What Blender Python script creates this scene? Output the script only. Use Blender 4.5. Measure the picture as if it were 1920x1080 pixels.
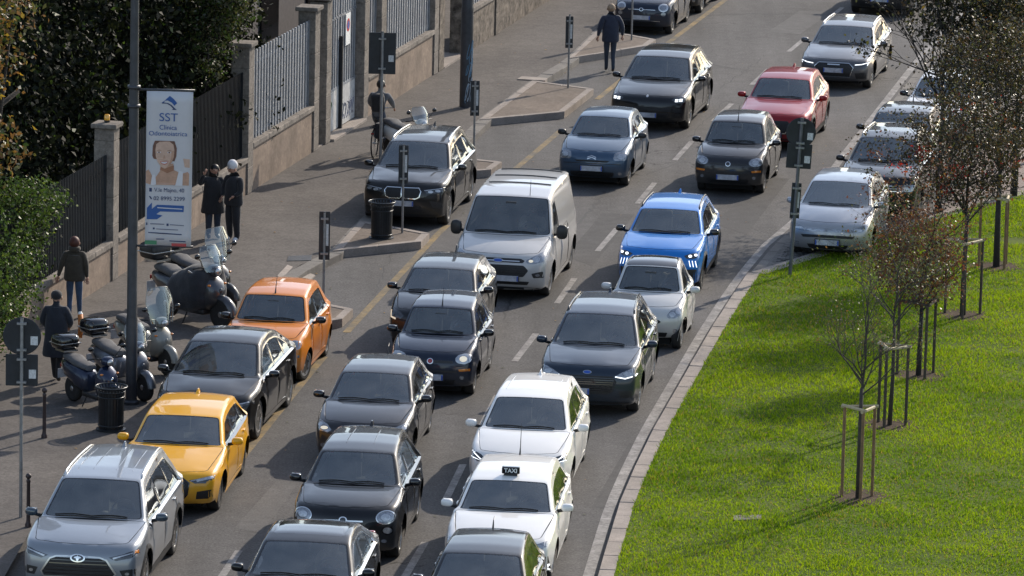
import bpy, bmesh, math, random
import numpy as np
from mathutils import Vector, Matrix, Quaternion
from mathutils.bvhtree import BVHTree
from mathutils.geometry import delaunay_2d_cdt
rnd = random.Random(7)
R = math.radians
for o in list(bpy.data.objects): bpy.data.objects.remove(o)
SC = bpy.context.scene
COL = SC.collection

# ------------------------------------------------------------------ camera
F_PX, PITCH, CAM_H, ROLL = 10400.0, R(11.2), 22.2, R(1.3)
cd = bpy.data.cameras.new('camera'); cam = bpy.data.objects.new('camera', cd); COL.objects.link(cam)
cd.sensor_width = 36; cd.lens = F_PX / 1920 * 36; cd.clip_start = 1; cd.clip_end = 3000
cam.rotation_mode = 'QUATERNION'
cam.rotation_quaternion = (Matrix.Rotation(math.pi/2 - PITCH, 3, 'X') @ Matrix.Rotation(ROLL, 3, 'Z')).to_quaternion()
cam.location = (0, 0, CAM_H); SC.camera = cam

# ------------------------------------------------------------------ sky, sun, exposure
SUN_EL, SUN_AZ = R(31), R(34)        # azimuth measured from +Y towards +X
w = bpy.data.worlds.new('World'); SC.world = w; w.use_nodes = True
nt = w.node_tree; bgn = nt.nodes['Background']; sky = nt.nodes.new('ShaderNodeTexSky')
sky.sky_type = 'NISHITA'; sky.sun_disc = False; sky.sun_elevation = SUN_EL; sky.sun_rotation = SUN_AZ
sky.dust_density = .9; sky.air_density = 1.0
hs = nt.nodes.new('ShaderNodeHueSaturation'); hs.inputs['Saturation'].default_value = .82; nt.links.new(sky.outputs[0], hs.inputs['Color']); nt.links.new(hs.outputs[0], bgn.inputs[0]); bgn.inputs[1].default_value = 0.15
sl = bpy.data.lights.new('sun', 'SUN'); sl.energy = 3.3; sl.angle = R(0.6); sl.color = (1, .89, .75)
so = bpy.data.objects.new('sun', sl); COL.objects.link(so)
sdir = Vector((math.sin(SUN_AZ)*math.cos(SUN_EL), math.cos(SUN_AZ)*math.cos(SUN_EL), math.sin(SUN_EL)))
so.rotation_mode = 'QUATERNION'; so.rotation_quaternion = sdir.to_track_quat('Z', 'Y'); so.location = (30, 160, 60)
SC.view_settings.view_transform = 'Standard'; SC.view_settings.look = 'None'
SC.view_settings.exposure = 0.6; SC.view_settings.gamma = 1.0; SC.view_settings.use_curve_mapping = False
SC.render.engine = 'CYCLES'

# ------------------------------------------------------------------ helpers
def G(px, py, z=0.0):
    """pixel of the photograph -> point on the horizontal plane at height z"""
    a = (px-960)/F_PX; b = -(py-540)/F_PX
    c, s = math.cos(ROLL), math.sin(ROLL)
    x = a*c - b*s; y = a*s + b*c
    d = Vector((x, math.cos(PITCH)+y*math.sin(PITCH), -math.sin(PITCH)+y*math.cos(PITCH)))
    t = (CAM_H-z)/-d.z
    return Vector((d.x*t, d.y*t, z))

MATS = {}
def mat(name, col=(.5,.5,.5), rough=.5, metal=0., coat=0., spec=.5, emis=None, estr=0., var=0., vscale=8., bump=0., bscale=40., trans=0., coat_r=.03, sheen=0., alpha=1.):
    if name in MATS: return MATS[name]
    m = bpy.data.materials.new(name); m.use_nodes = True; MATS[name] = m
    n = m.node_tree.nodes; l = m.node_tree.links; b = n['Principled BSDF']
    b.inputs['Base Color'].default_value = (*col, 1); b.inputs['Roughness'].default_value = rough
    b.inputs['Metallic'].default_value = metal; b.inputs['Coat Weight'].default_value = coat
    b.inputs['Coat Roughness'].default_value = coat_r
    b.inputs['Specular IOR Level'].default_value = spec
    if sheen: b.inputs['Sheen Weight'].default_value = sheen
    if emis: b.inputs['Emission Color'].default_value = (*emis, 1); b.inputs['Emission Strength'].default_value = estr
    if var or bump:
        tc = n.new('ShaderNodeTexCoord')
    if var:
        no = n.new('ShaderNodeTexNoise'); no.inputs['Scale'].default_value = vscale; no.inputs['Detail'].default_value = 6; no.inputs['Roughness'].default_value = .65
        l.new(tc.outputs['Object'], no.inputs['Vector'])
        mr = n.new('ShaderNodeMapRange'); mr.inputs[1].default_value = .3; mr.inputs[2].default_value = .7
        mr.inputs[3].default_value = 1-var; mr.inputs[4].default_value = 1+var
        l.new(no.outputs[0], mr.inputs[0])
        mx = n.new('ShaderNodeMix'); mx.data_type = 'RGBA'; mx.blend_type = 'MULTIPLY'; mx.inputs[0].default_value = 1
        mx.inputs[6].default_value = (*col, 1); l.new(mr.outputs[0], mx.inputs[7]); l.new(mx.outputs[2], b.inputs['Base Color'])
    if bump:
        nb = n.new('ShaderNodeTexNoise'); nb.inputs['Scale'].default_value = bscale; nb.inputs['Detail'].default_value = 4
        l.new(tc.outputs['Object'], nb.inputs['Vector'])
        bp = n.new('ShaderNodeBump'); bp.inputs['Strength'].default_value = bump; bp.inputs['Distance'].default_value = .02
        l.new(nb.outputs[0], bp.inputs['Height']); l.new(bp.outputs[0], b.inputs['Normal'])
    return m

def paint(name, col, metal=0., rough=.35, flake=0.):
    """car paint: coloured base under a clear coat with a film of road dust"""
    if name in MATS: return MATS[name]
    m = mat(name, col, rough, metal, 1.0, coat_r=.04, spec=.15); m.node_tree.nodes['Principled BSDF'].inputs['Coat IOR'].default_value = 1.42
    n = m.node_tree.nodes; l = m.node_tree.links; b = n['Principled BSDF']
    tc = n.new('ShaderNodeTexCoord'); no = n.new('ShaderNodeTexNoise'); no.inputs['Scale'].default_value = 2.3; no.inputs['Detail'].default_value = 8
    no.inputs['Roughness'].default_value = .7
    l.new(tc.outputs['Object'], no.inputs['Vector'])
    mr = n.new('ShaderNodeMapRange'); mr.inputs[1].default_value = .42; mr.inputs[2].default_value = .75; mr.inputs[3].default_value = 0; mr.inputs[4].default_value = .05
    l.new(no.outputs[0], mr.inputs[0])
    sx = n.new('ShaderNodeSeparateXYZ'); l.new(tc.outputs['Object'], sx.inputs[0])
    lo = n.new('ShaderNodeMapRange'); lo.inputs[1].default_value = .25; lo.inputs[2].default_value = .75; lo.inputs[3].default_value = .28; lo.inputs[4].default_value = .0
    l.new(sx.outputs[2], lo.inputs[0])
    ad = n.new('ShaderNodeMath'); ad.operation = 'ADD'; l.new(mr.outputs[0], ad.inputs[0]); l.new(lo.outputs[0], ad.inputs[1])
    mx = n.new('ShaderNodeMix'); mx.data_type = 'RGBA'; mx.inputs[6].default_value = (*col, 1); mx.inputs[7].default_value = (.13, .12, .105, 1)
    l.new(ad.outputs[0], mx.inputs[0]); l.new(mx.outputs[2], b.inputs['Base Color'])
    cr = n.new('ShaderNodeMapRange'); cr.inputs[3].default_value = .03; cr.inputs[4].default_value = .45; l.new(ad.outputs[0], cr.inputs[0]); cr.inputs[2].default_value = .6
    l.new(cr.outputs[0], b.inputs['Coat Roughness'])
    return m

def glass(name, tint, dust=.06):  # dust: grey diffuse film that also paints in the hazy sheen of the glass
    if name in MATS: return MATS[name]
    m = bpy.data.materials.new(name); m.use_nodes = True; MATS[name] = m
    n = m.node_tree.nodes; l = m.node_tree.links; n.remove(n['Principled BSDF']); out = n['Material Output']
    tr = n.new('ShaderNodeBsdfTransparent'); tr.inputs[0].default_value = (*tint, 1)
    gl = n.new('ShaderNodeBsdfGlossy'); gl.inputs['Roughness'].default_value = .015; gl.inputs[0].default_value = (.88, .96, 1, 1)
    fr = n.new('ShaderNodeFresnel'); fr.inputs[0].default_value = 2.2
    mx = n.new('ShaderNodeMixShader'); l.new(fr.outputs[0], mx.inputs[0]); l.new(tr.outputs[0], mx.inputs[1]); l.new(gl.outputs[0], mx.inputs[2])
    df = n.new('ShaderNodeBsdfDiffuse'); df.inputs[0].default_value = (.42, .41, .39, 1); tc = n.new('ShaderNodeTexCoord'); no = n.new('ShaderNodeTexNoise'); no.inputs['Scale'].default_value = 2.5; no.inputs['Detail'].default_value = 5
    l.new(tc.outputs['Object'], no.inputs['Vector']); mr = n.new('ShaderNodeMapRange'); mr.inputs[1].default_value = .3; mr.inputs[2].default_value = .7; mr.inputs[3].default_value = dust*.4; mr.inputs[4].default_value = dust*1.6; l.new(no.outputs[0], mr.inputs[0])
    m2 = n.new('ShaderNodeMixShader'); l.new(mr.outputs[0], m2.inputs[0]); l.new(mx.outputs[0], m2.inputs[1]); l.new(df.outputs[0], m2.inputs[2])
    l.new(m2.outputs[0], out.inputs[0])
    return m

def empty(name, loc=(0,0,0), rz=0.0, label=None, cat=None, group=None):
    o = bpy.data.objects.new(name, None); COL.objects.link(o); o.location = loc; o.rotation_euler = (0, 0, rz)
    o.empty_display_size = .2
    return tag(o, label, cat, group)
def tag(o, label=None, cat=None, group=None, kind=None):
    if label: o['label'] = label
    if cat: o['category'] = cat
    if group: o['group'] = group
    if kind: o['kind'] = kind
    return o
def mesh(name, V, Fc, m, parent=None, smooth=False, mi=None):
    me = bpy.data.meshes.new(name); me.from_pydata([tuple(v) for v in V], [], [tuple(f) for f in Fc])
    for x in (m if isinstance(m, (list, tuple)) else [m]): me.materials.append(x)
    if mi is not None: me.polygons.foreach_set('material_index', mi)
    if smooth: me.polygons.foreach_set('use_smooth', [True]*len(me.polygons))
    me.update()
    o = bpy.data.objects.new(name, me); COL.objects.link(o)
    if parent is not None: o.parent = parent
    return o
def copy_tree(o, parent=None):
    c = o.copy(); COL.objects.link(c)
    if parent is not None: c.parent = parent
    for ch in list(o.children): copy_tree(ch, c)
    return c

class MB:
    def __init__(s): s.V = []; s.F = []
    def add(s, V, F):
        n = len(s.V); s.V += [Vector(v) for v in V]; s.F += [tuple(i+n for i in f) for f in F]; return s
    def box(s, c, d, M=None, bev=0.):
        x, y, z = d[0]/2, d[1]/2, d[2]/2; c = Vector(c)
        if bev <= 0:
            V = [Vector((i*x, j*y, k*z)) for k in (-1,1) for j in (-1,1) for i in (-1,1)]
            F = [(0,2,3,1),(4,5,7,6),(0,1,5,4),(2,6,7,3),(0,4,6,2),(1,3,7,5)]
        else:
            b = bmesh.new(); bmesh.ops.create_cube(b, size=1)
            for v in b.verts: v.co = Vector((v.co.x*d[0], v.co.y*d[1], v.co.z*d[2]))
            bmesh.ops.bevel(b, geom=b.edges[:], offset=bev, segments=2, affect='EDGES', profile=.5)
            b.verts.index_update(); V = [v.co.copy() for v in b.verts]; F = [tuple(v.index for v in f.verts) for f in b.faces]; b.free()
        if M is not None: V = [M @ v for v in V]
        return s.add([v+c for v in V], F)
    def tube(s, pts, r, n=8, cap=True):
        pts = [Vector(p) for p in pts]; rs = r if isinstance(r, (list, tuple)) else [r]*len(pts)
        V = []; F = []; up = None
        for i, p in enumerate(pts):
            t = (pts[min(i+1, len(pts)-1)] - pts[max(i-1, 0)]).normalized()
            if up is None: up = t.orthogonal().normalized()
            a = (up - t*up.dot(t)).normalized(); up = a; b = t.cross(a)
            rr = rs[i] if isinstance(rs[i], (tuple, list)) else (rs[i], rs[i])
            for k in range(n):
                an = 2*math.pi*k/n; V.append(p + a*math.cos(an)*rr[0] + b*math.sin(an)*rr[1])
        for i in range(len(pts)-1):
            for k in range(n): F.append((i*n+k, i*n+(k+1)%n, (i+1)*n+(k+1)%n, (i+1)*n+k))
        if cap: F.append(tuple(range(n-1, -1, -1))); F.append(tuple((len(pts)-1)*n+k for k in range(n)))
        return s.add(V, F)
    def loft(s, secs, cap=True):
        """secs: list of equally long closed loops"""
        n = len(secs[0]); V = [p for q in secs for p in q]; F = []
        for i in range(len(secs)-1):
            for k in range(n): F.append((i*n+k, i*n+(k+1)%n, (i+1)*n+(k+1)%n, (i+1)*n+k))
        if cap: F.append(tuple(range(n-1, -1, -1))); F.append(tuple((len(secs)-1)*n+k for k in range(n)))
        return s.add(V, F)
    def lathe(s, prof, c=(0,0,0), n=24, axis='Z'):
        V = []; F = []; c = Vector(c)
        for r, h in prof:
            for k in range(n):
                a = 2*math.pi*k/n
                V.append(c + (Vector((r*math.cos(a), r*math.sin(a), h)) if axis == 'Z' else Vector((h, r*math.cos(a), r*math.sin(a)))))
        for i in range(len(prof)-1):
            for k in range(n): F.append((i*n+k, i*n+(k+1)%n, (i+1)*n+(k+1)%n, (i+1)*n+k))
        F.append(tuple(range(n-1, -1, -1))); F.append(tuple((len(prof)-1)*n+k for k in range(n)))
        return s.add(V, F)
    def ell(s, c, r, M=None, n=12, m=8, p=1.0):
        """(super)ellipsoid"""
        V = []; F = []; c = Vector(c); sg = lambda t: math.copysign(abs(t)**p, t)
        for i in range(m+1):
            th = math.pi*i/m - math.pi/2
            for k in range(n):
                ph = 2*math.pi*k/n
                v = Vector((r[0]*sg(math.cos(th))*sg(math.cos(ph)), r[1]*sg(math.cos(th))*sg(math.sin(ph)), r[2]*sg(math.sin(th))))
                V.append(c + (M @ v if M is not None else v))
        for i in range(m):
            for k in range(n): F.append((i*n+k, i*n+(k+1)%n, (i+1)*n+(k+1)%n, (i+1)*n+k))
        return s.add(V, F)
    def prism(s, poly, z0, z1):
        n = len(poly); V = [(p[0], p[1], z0) for p in poly] + [(p[0], p[1], z1) for p in poly]
        F = [tuple(range(n-1, -1, -1)), tuple(range(n, 2*n))] + [(i, (i+1) % n, n+(i+1) % n, n+i) for i in range(n)]
        return s.add(V, F)
    def build(s, name, m, parent=None, smooth=False, sharp=None):
        o = mesh(name, s.V, s.F, m, parent, smooth)
        if smooth and sharp is not None:
            b = bmesh.new(); b.from_mesh(o.data); bmesh.ops.remove_doubles(b, verts=b.verts[:], dist=1e-5)
            for e in b.edges:
                if len(e.link_faces) == 2 and e.calc_face_angle(0) > sharp: e.smooth = False
            bmesh.ops.recalc_face_normals(b, faces=b.faces[:]); b.to_mesh(o.data); b.free()
        return o

def inpoly(P, poly):
    P = np.asarray(P); x, y = P[:,0], P[:,1]; r = np.zeros(len(P), bool); q = np.asarray(poly); n = len(q)
    for i in range(n):
        x1, y1 = q[i]; x2, y2 = q[(i+1) % n]
        if y1 == y2: continue
        c = ((y1 > y) != (y2 > y)) & (x < (x2-x1)*(y-y1)/(y2-y1)+x1); r ^= c
    return r
def cdt(pts, polys, outer, regions, order=None):
    """triangulate; returns 2d verts and dict key -> list of triangles"""
    V = [Vector(p[:2]) for p in pts]; E = []
    for q in polys:
        n0 = len(V); V += [Vector(p) for p in q]; E += [(n0+i, n0+(i+1) % len(q)) for i in range(len(q))]
    v2, _, fs, *_ = delaunay_2d_cdt(V, E, [], 0, 1e-5)
    P = np.array([(p.x, p.y) for p in v2]); T = np.array([f for f in fs if len(f) == 3])
    C = P[T].mean(axis=1); key = np.full(len(T), -1); ins = inpoly(C, outer)
    for i in range(len(regions)-1, -1, -1): key[inpoly(C, regions[i][1])] = i
    out = {}
    for k in range(-1, len(regions)):
        t = T[ins & (key == k)]
        if len(t): out.setdefault('body' if k < 0 else regions[k][0], []).extend(t.tolist())
    return P, out
def clip(poly, a, b, c):
    """keep a*x+b*y<=c"""
    out = []
    for i in range(len(poly)):
        p, q = poly[i], poly[(i+1) % len(poly)]; dp = a*p[0]+b*p[1]-c; dq = a*q[0]+b*q[1]-c
        if dp <= 0: out.append(p)
        if dp*dq < 0: t = dp/(dp-dq); out.append((p[0]+(q[0]-p[0])*t, p[1]+(q[1]-p[1])*t))
    return out
def rounded(poly, r, n=3):
    out = []; m = len(poly)
    for i in range(m):
        p = Vector(poly[i]); a = Vector(poly[i-1])-p; b = Vector(poly[(i+1) % m])-p
        k = min(r, a.length*.45, b.length*.45)
        if k < 1e-4: out.append(tuple(p)); continue
        A = p+a.normalized()*k; B = p+b.normalized()*k
        for j in range(n+1):
            t = j/n; q = A*(1-t)**2 + p*2*t*(1-t) + B*t*t; out.append((q.x, q.y))
    return out
def grow(poly, d):
    """offset a closed polygon outwards by d"""
    n = len(poly); A = sum(poly[i][0]*poly[(i+1) % n][1]-poly[(i+1) % n][0]*poly[i][1] for i in range(n)); sg = 1 if A > 0 else -1
    out = []
    for i in range(n):
        p = Vector(poly[i]); e1 = p-Vector(poly[i-1]); e2 = Vector(poly[(i+1) % n])-p
        if e1.length < 1e-6 or e2.length < 1e-6: continue
        n1 = Vector((e1.y, -e1.x)).normalized(); n2 = Vector((e2.y, -e2.x)).normalized(); h = n1+n2
        h = h/max(h.length_squared, .5)*2 if h.length > 1e-6 else n1
        out.append(tuple(p+h*(d*sg)))
    return out
def strip(pl, wd):
    """polyline -> thin closed polygon"""
    L = []; Rr = []
    for i in range(len(pl)):
        a = Vector(pl[max(i-1, 0)]); b = Vector(pl[min(i+1, len(pl)-1)]); t = (b-a).normalized(); n = Vector((-t.y, t.x))*wd/2
        L.append(tuple(Vector(pl[i])+n)); Rr.append(tuple(Vector(pl[i])-n))
    return L + Rr[::-1]
def ellip(cx, cy, rx, ry, n=18, rot=0.):
    return [(cx+rx*math.cos(a)*math.cos(rot)-ry*math.sin(a)*math.sin(rot), cy+rx*math.cos(a)*math.sin(rot)+ry*math.sin(a)*math.cos(rot)) for a in [2*math.pi*i/n for i in range(n)]]
# ------------------------------------------------------------------ shared car materials
M_glass = glass('windscreen_glass', (.78, .84, .85), .11)
M_side = glass('side_glass', (.55, .60, .58), .03)
M_blk = mat('black_plastic', (.018, .018, .019), .45, var=.25, vscale=20)
M_gloss = mat('gloss_black', (.008, .008, .009), .12, coat=.6)
M_gap = mat('panel_gap', (.006, .006, .006), .9)
M_chr = mat('chrome', (.72, .71, .69), .16, 1.0)
M_alu = mat('satin_metal', (.55, .55, .54), .33, 1.0)
M_tyre = mat('tyre_rubber', (.022, .021, .020), .82, var=.3, vscale=30, bump=.2, bscale=90)
M_rim = mat('alloy_rim', (.50, .50, .50), .30, .9, var=.15)
M_rimd = mat('dark_rim', (.05, .05, .052), .35, .7)
M_hub = mat('hubcap_silver', (.34, .345, .35), .38, .5)
M_lens = mat('headlight_lens', (.30, .31, .33), .18, .55, 1.0, var=.45, vscale=26)
M_lensd = mat('dark_headlight_lens', (.05, .052, .056), .14, .3, 1.0, var=.5, vscale=22)
M_refl = mat('headlight_reflector', (.50, .50, .50), .28, .8, 1.0, var=.3, vscale=30)
M_drl = mat('running_light', (.9, .9, .9), .3, emis=(.93, .97, 1), estr=1.1)
M_glint = mat('lamp_glint', (.9, .85, .7), .3, emis=(1, .82, .55), estr=.30)  # weak glow painted in for sun and sky glints; these headlamps are off
M_amb = mat('indicator_amber', (.65, .20, .02), .25, coat=1)
M_grl = mat('grille_black', (.012, .012, .013), .5, var=.6, vscale=60, bump=.5, bscale=70)
M_plate = mat('number_plate', (.42, .43, .46), .4, var=.35, vscale=9)
M_plateb = mat('plate_blue_band', (.03, .09, .40), .4)
M_int = mat('cabin_trim', (.050, .052, .056), .7, var=.2)
M_seat = mat('seat_fabric', (.10, .098, .10), .85, var=.2, bump=.2)
M_seatl = mat('seat_fabric_pale', (.30, .28, .25), .8, var=.15)
M_ind = mat('steering_wheel', (.12, .12, .125), .35)
M_red = mat('red_lamp', (.35, .01, .01), .2, coat=1)
M_paper = mat('white_paper', (.75, .76, .74), .6)

_cache = {}
def wheel_mesh(kind):
    if ('t', kind) in _cache: return _cache[('t', kind)]
    t = MB(); wd = .32
    t.lathe([(.66, -wd*.85), (.80, -wd), (.93, -wd*.97), (.985, -wd*.8), (1, -wd*.4), (1, wd*.4), (.985, wd*.8), (.93, wd*.97), (.80, wd), (.66, wd*.85)], n=36, axis='X')
    ot = t.build('tyre', M_tyre, smooth=True, sharp=R(50)); mt = ot.data; bpy.data.objects.remove(ot)
    r = MB(); x0 = wd*.62
    r.lathe([(.0, x0*.2), (.60, x0*.2), (.62, x0*1.3), (.69, x0*1.45), (.70, x0*1.2)], n=32, axis='X')
    ob = r.build('barrel', M_rimd, smooth=True, sharp=R(35)); mb_ = ob.data; bpy.data.objects.remove(ob)
    s = MB(); n = {'five': 5, 'multi': 10, 'dark': 5, 'hub': 7}[kind]
    for i in range(n):
        a = 2*math.pi*i/n; hw = {'five': .12, 'multi': .05, 'dark': .11, 'hub': .17}[kind]
        for tw in ((-.12, .12) if kind in ('five', 'dark') else (0,)):
            ca, sa = math.cos(a+tw*.6), math.sin(a+tw*.6); cb, sb = math.cos(a+tw), math.sin(a+tw); h2 = hw*(.55 if tw else 1)
            q = []
            for rr, xx, cc, ss, hh in ((.10, x0*1.25, ca, sa, h2*.8), (.66, x0*1.42, cb, sb, h2)):
                q += [(xx, rr*cc-hh*ss, rr*ss+hh*cc), (xx, rr*cc+hh*ss, rr*ss-hh*cc), (xx-x0*.5, rr*cc+hh*ss, rr*ss-hh*cc), (xx-x0*.5, rr*cc-hh*ss, rr*ss+hh*cc)]
            s.add(q, [(0,1,5,4), (1,2,6,5), (3,0,4,7), (2,3,7,6)])
    s.lathe([(.17, x0*.9), (.16, x0*1.32), (.08, x0*1.38), (.0, x0*1.38)], n=16, axis='X')
    s.lathe([(.63, x0*1.2), (.64, x0*1.5), (.70, x0*1.52), (.715, x0*1.3)], n=36, axis='X')
    os_ = s.build('rim', {'dark': M_rimd, 'hub': M_hub}.get(kind, M_rim), smooth=False); ms = os_.data; bpy.data.objects.remove(os_)
    _cache[('t', kind)] = (mt, mb_, ms); return _cache[('t', kind)]
def linkmesh(name, me, parent, loc=(0,0,0), rz=0., sc=1.):
    o = bpy.data.objects.new(name, me); COL.objects.link(o); o.parent = parent; o.location = loc; o.rotation_euler = (0, 0, rz)
    o.scale = (sc, sc, sc) if not isinstance(sc, tuple) else sc
    return o
def seat_mesh(m, key):
    if key in _cache: return _cache[key]
    b = MB()
    b.box((0, -.02, .32), (.48, .50, .16), bev=.05)
    b.box((0, .30, .64), (.48, .14, .62), Matrix.Rotation(R(-14), 3, 'X'), bev=.05)
    b.box((0, .40, 1.02), (.26, .09, .18), Matrix.Rotation(R(-8), 3, 'X'), bev=.035)
    o = b.build('seat', m, smooth=True, sharp=R(60)); me = o.data; bpy.data.objects.remove(o); _cache[key] = me; return me
def swheel_mesh():
    if 'sw' in _cache: return _cache['sw']
    b = MB(); b.tube([(math.cos(a)*.185, 0, math.sin(a)*.185) for a in [2*math.pi*i/24 for i in range(25)]], .016, 6, False)
    b.box((0, .0, 0), (.34, .02, .05)); b.box((0, 0, -.09), (.06, .02, .16)); b.ell((0, 0, 0), (.07, .03, .06))
    o = b.build('steering_wheel', M_ind, smooth=True, sharp=R(50)); me = o.data; bpy.data.objects.remove(o); _cache['sw'] = me; return me

def arc(pts):
    d = [0.]
    for i in range(1, len(pts)): d.append(d[-1]+math.hypot(pts[i][0]-pts[i-1][0], pts[i][1]-pts[i-1][1]))
    return np.array(d)
def smooth_profile(K, sig=.05, step=.02):
    K = np.array(K, float); d = arc(K); n = int(d[-1]/step)+1; t = np.linspace(0, d[-1], n)
    P = np.stack([np.interp(t, d, K[:,0]), np.interp(t, d, K[:,1])], 1)
    h = int(3*sig/step); k = np.exp(-.5*(np.arange(-h, h+1)*step/sig)**2); k /= k.sum()
    pad = np.concatenate([2*P[0]-P[h:0:-1], P, 2*P[-1]-P[-2:-h-2:-1]])
    Q = np.stack([np.convolve(pad[:,i], k, 'valid') for i in (0, 1)], 1)
    return Q, t

def make_car(name, S, pm, label, wheel_px, rear=False, head=None, group=None, dz=0.):
    """S: body specification, pm: paint, wheel_px: pixel where the visible (left-hand-drive side) wheel meets the road"""
    L, W, wb, fo = S['L'], S['W'], S['wb'], S['fo']; w = W/2; rw = S.get('r', .32)
    b0, b1 = S['belt']; zb = lambda s: b0+(b1-b0)*np.clip((np.asarray(s)-S['cowl'][0])/(L-S['cowl'][0]), -.2, 1)
    fa, ra, pf, pr = S.get('fa', .15), S.get('ra', .12), S.get('pf', .95), .8; tum = S.get('tum', .34); z_sill = .20+S.get('lift', 0)
    ax = (fo, fo+wb); ar = rw+S.get('archgap', .055)
    def Ys(s, z):
        s = np.asarray(s, float); z = np.asarray(z, float)
        p = 1-fa*np.clip(1-s/pf, 0, 1)**2.3; p = p*(1-ra*np.clip((s-(L-pr))/pr, 0, 1)**2.2)
        B = zb(s); q = np.clip((B-z)/(B-z_sill), 0, 1.2)
        y = w-.052*((q-.45)/.55)**2 - .012*np.exp(-((q-.22)/.05)**2)
        h = np.clip(z-B, 0, 2); y = y-np.minimum(h*1.6, S.get('shoulder', .055))-h*tum-.10*h*h-h*S.get('rtaper', .26)*np.clip((s-L*.52)/(L*.45), 0, 1)**1.5
        for a in ax:
            d = np.hypot(s-a, z-rw); y = y+S.get('flare', .018)*np.exp(-((d-ar)/.07)**2)
        return y*p
    K = S['nose']+S.get('hoodpts', [])+[S['cowl'], S['roof']]+S['top']+[S['rear'], S['tail']]+S['back']
    Pf, tt = smooth_profile(K, S.get('sig', .05))
    def tmark(k): k = np.array(k); return tt[np.argmin(((Pf-k)**2).sum(1))]
    tl, tc, tr, te, tk = tmark(S['nose'][-1]), tmark(S['cowl']), tmark(S['roof']), tmark(S['rear']), tmark(S['tail']); T = tt[-1]
    dP = np.gradient(Pf, axis=0); dP /= np.linalg.norm(dP, axis=1)[:,None]; Nn = np.stack([-dP[:,1], dP[:,0]], 1)
    bn, bw = S.get('bow', .17), S.get('bww', .12)
    bow = np.interp(tt, [0, tl, tc, tr, (tr+te)/2, te, tk, T], [bn, bn, bw, .045, 0, -.05, -.09, -.10])
    rad = np.interp(tt, [0, tl-.1, tl+.15, tc-.1, tc+.1, tr, te, tk, T], [.10, .10, .09, .08, .045, .06, .06, .08, .1])
    crn = np.interp(tt, [0, tl, (tl+tc)/2, tc, tr, te, tk, T], [.0, .03, S.get('hcrown', .045), .02, .035, .03, .02, 0])
    eP = Pf - Nn*(rad+crn)[:,None]; eP[:,0] += bow
    Yr = Ys(eP[:,0], eP[:,1])
    hb = S.get('ribs')
    def top(t, v):
        t = np.asarray(t); v = np.asarray(v); I = lambda A: np.interp(t, tt, A)
        yr = I(Yr); r = I(rad); e = (1-np.abs(v))*yr; d = np.where(e < r, r-np.sqrt(np.clip(r*r-(r-e)**2, 0, None)), 0)
        off = d+I(crn)*v*v
        if S.get('hoodlines'):
            hw_ = np.clip((t-tl-.05)/.15, 0, 1)*np.clip((tc-.1-t)/.2, 0, 1)
            for hv in S['hoodlines']: off = off+hw_*.010*(np.abs(v) > hv-.12*(t-tl))*np.clip((np.abs(v)-hv+.12*(t-tl))/.06, 0, 1)
        if hb:
            rwt = np.clip((t-tr-.1)/.1, 0, 1)*np.clip((te-.1-t)/.1, 0, 1)
            pass
        s = I(Pf[:,0])-I(Nn[:,0])*off+I(bow)*v*v; z = I(Pf[:,1])-I(Nn[:,1])*off
        return np.stack([v*yr, s, z], -1)
    root = empty(name, label=label, cat=S.get('cat', 'car'), group=group)
    # sample rows along the profile, denser where it bends
    curv = np.abs(np.gradient(np.unwrap(np.arctan2(dP[:,1], dP[:,0]))))/.02; dens = 1/.085+curv*4.5
    cum = np.concatenate([[0], np.cumsum((dens[1:]+dens[:-1])/2*.02)]); cum = cum*(T/ (tt[-1])) ; nrow = int(cum[-1])+2
    trow = np.interp(np.linspace(0, cum[-1], nrow), cum, tt)
    vv = [-1, -.985, -.955, -.91, -.85, -.75, -.62, -.46, -.3, -.15]; vv = vv+[0]+[-x for x in vv[::-1]]
    XS = .8
    # ---- top sheet regions
    def wpoly(t0, t1, m0, m1, bulge=.0):
        y0 = np.interp(t0, tt, Yr); y1 = np.interp(t1, tt, Yr); a = (1-m0/y0)*XS; b = (1-m1/y1)*XS; n = 8; q = []
        q += [(t0+bulge*(1-(2*i/n-1)**2), -a+2*a*i/n) for i in range(n+1)]
        q += [(t1, b-2*b*i/n) for i in range(n+1)]
        return rounded([q[0]]+q[1:n]+[q[n], q[n+1]]+q[n+2:-1]+[q[-1]], .07, 3)
    ap = S.get('apillar', .085)
    ws = wpoly(tc+.05, tr-.03, ap, ap, 0)
    regs = [('windscreen', ws), ('frit', grow(ws, .022))]
    rwp = wpoly(te+.05, tk-.02, .10, .12); 
    if S.get('rearglass', True): regs += [('rear_window', rwp)]
    hd = [(tl+.03, -.80*XS), (tl-.01, -.4*XS), (tl-.02, 0), (tl-.01, .4*XS), (tl+.03, .80*XS), (tc-.02, .93*XS), (tc-.02, -.93*XS)]
    if S.get('hood', True): hd = rounded(hd, .06); regs += [('bonnet', hd), ('gap', grow(hd, .011))]
    if S.get('sunroof'):
        a0, a1 = S['sunroof']; sr = wpoly(tr+a0, tr+a1, .13, .13); regs += [('sunroof', sr)]
    if S.get('blackroof'): regs += [('sunroof', wpoly(tr+.02, te-.02, .05, .05))]
    outer = [(t, -XS) for t in trow]+[(t, XS) for t in trow[::-1]]
    grid = [(t, v*XS) for t in trow[1:-1] for v in vv[1:-1]]
    P2, tris = cdt(grid, [outer]+[r[1] for r in regs], outer, regs)
    Vt = top(P2[:,0], np.clip(P2[:,1]/XS, -1, 1))
    shell_V = []; shell_F = []; parts = {}
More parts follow.
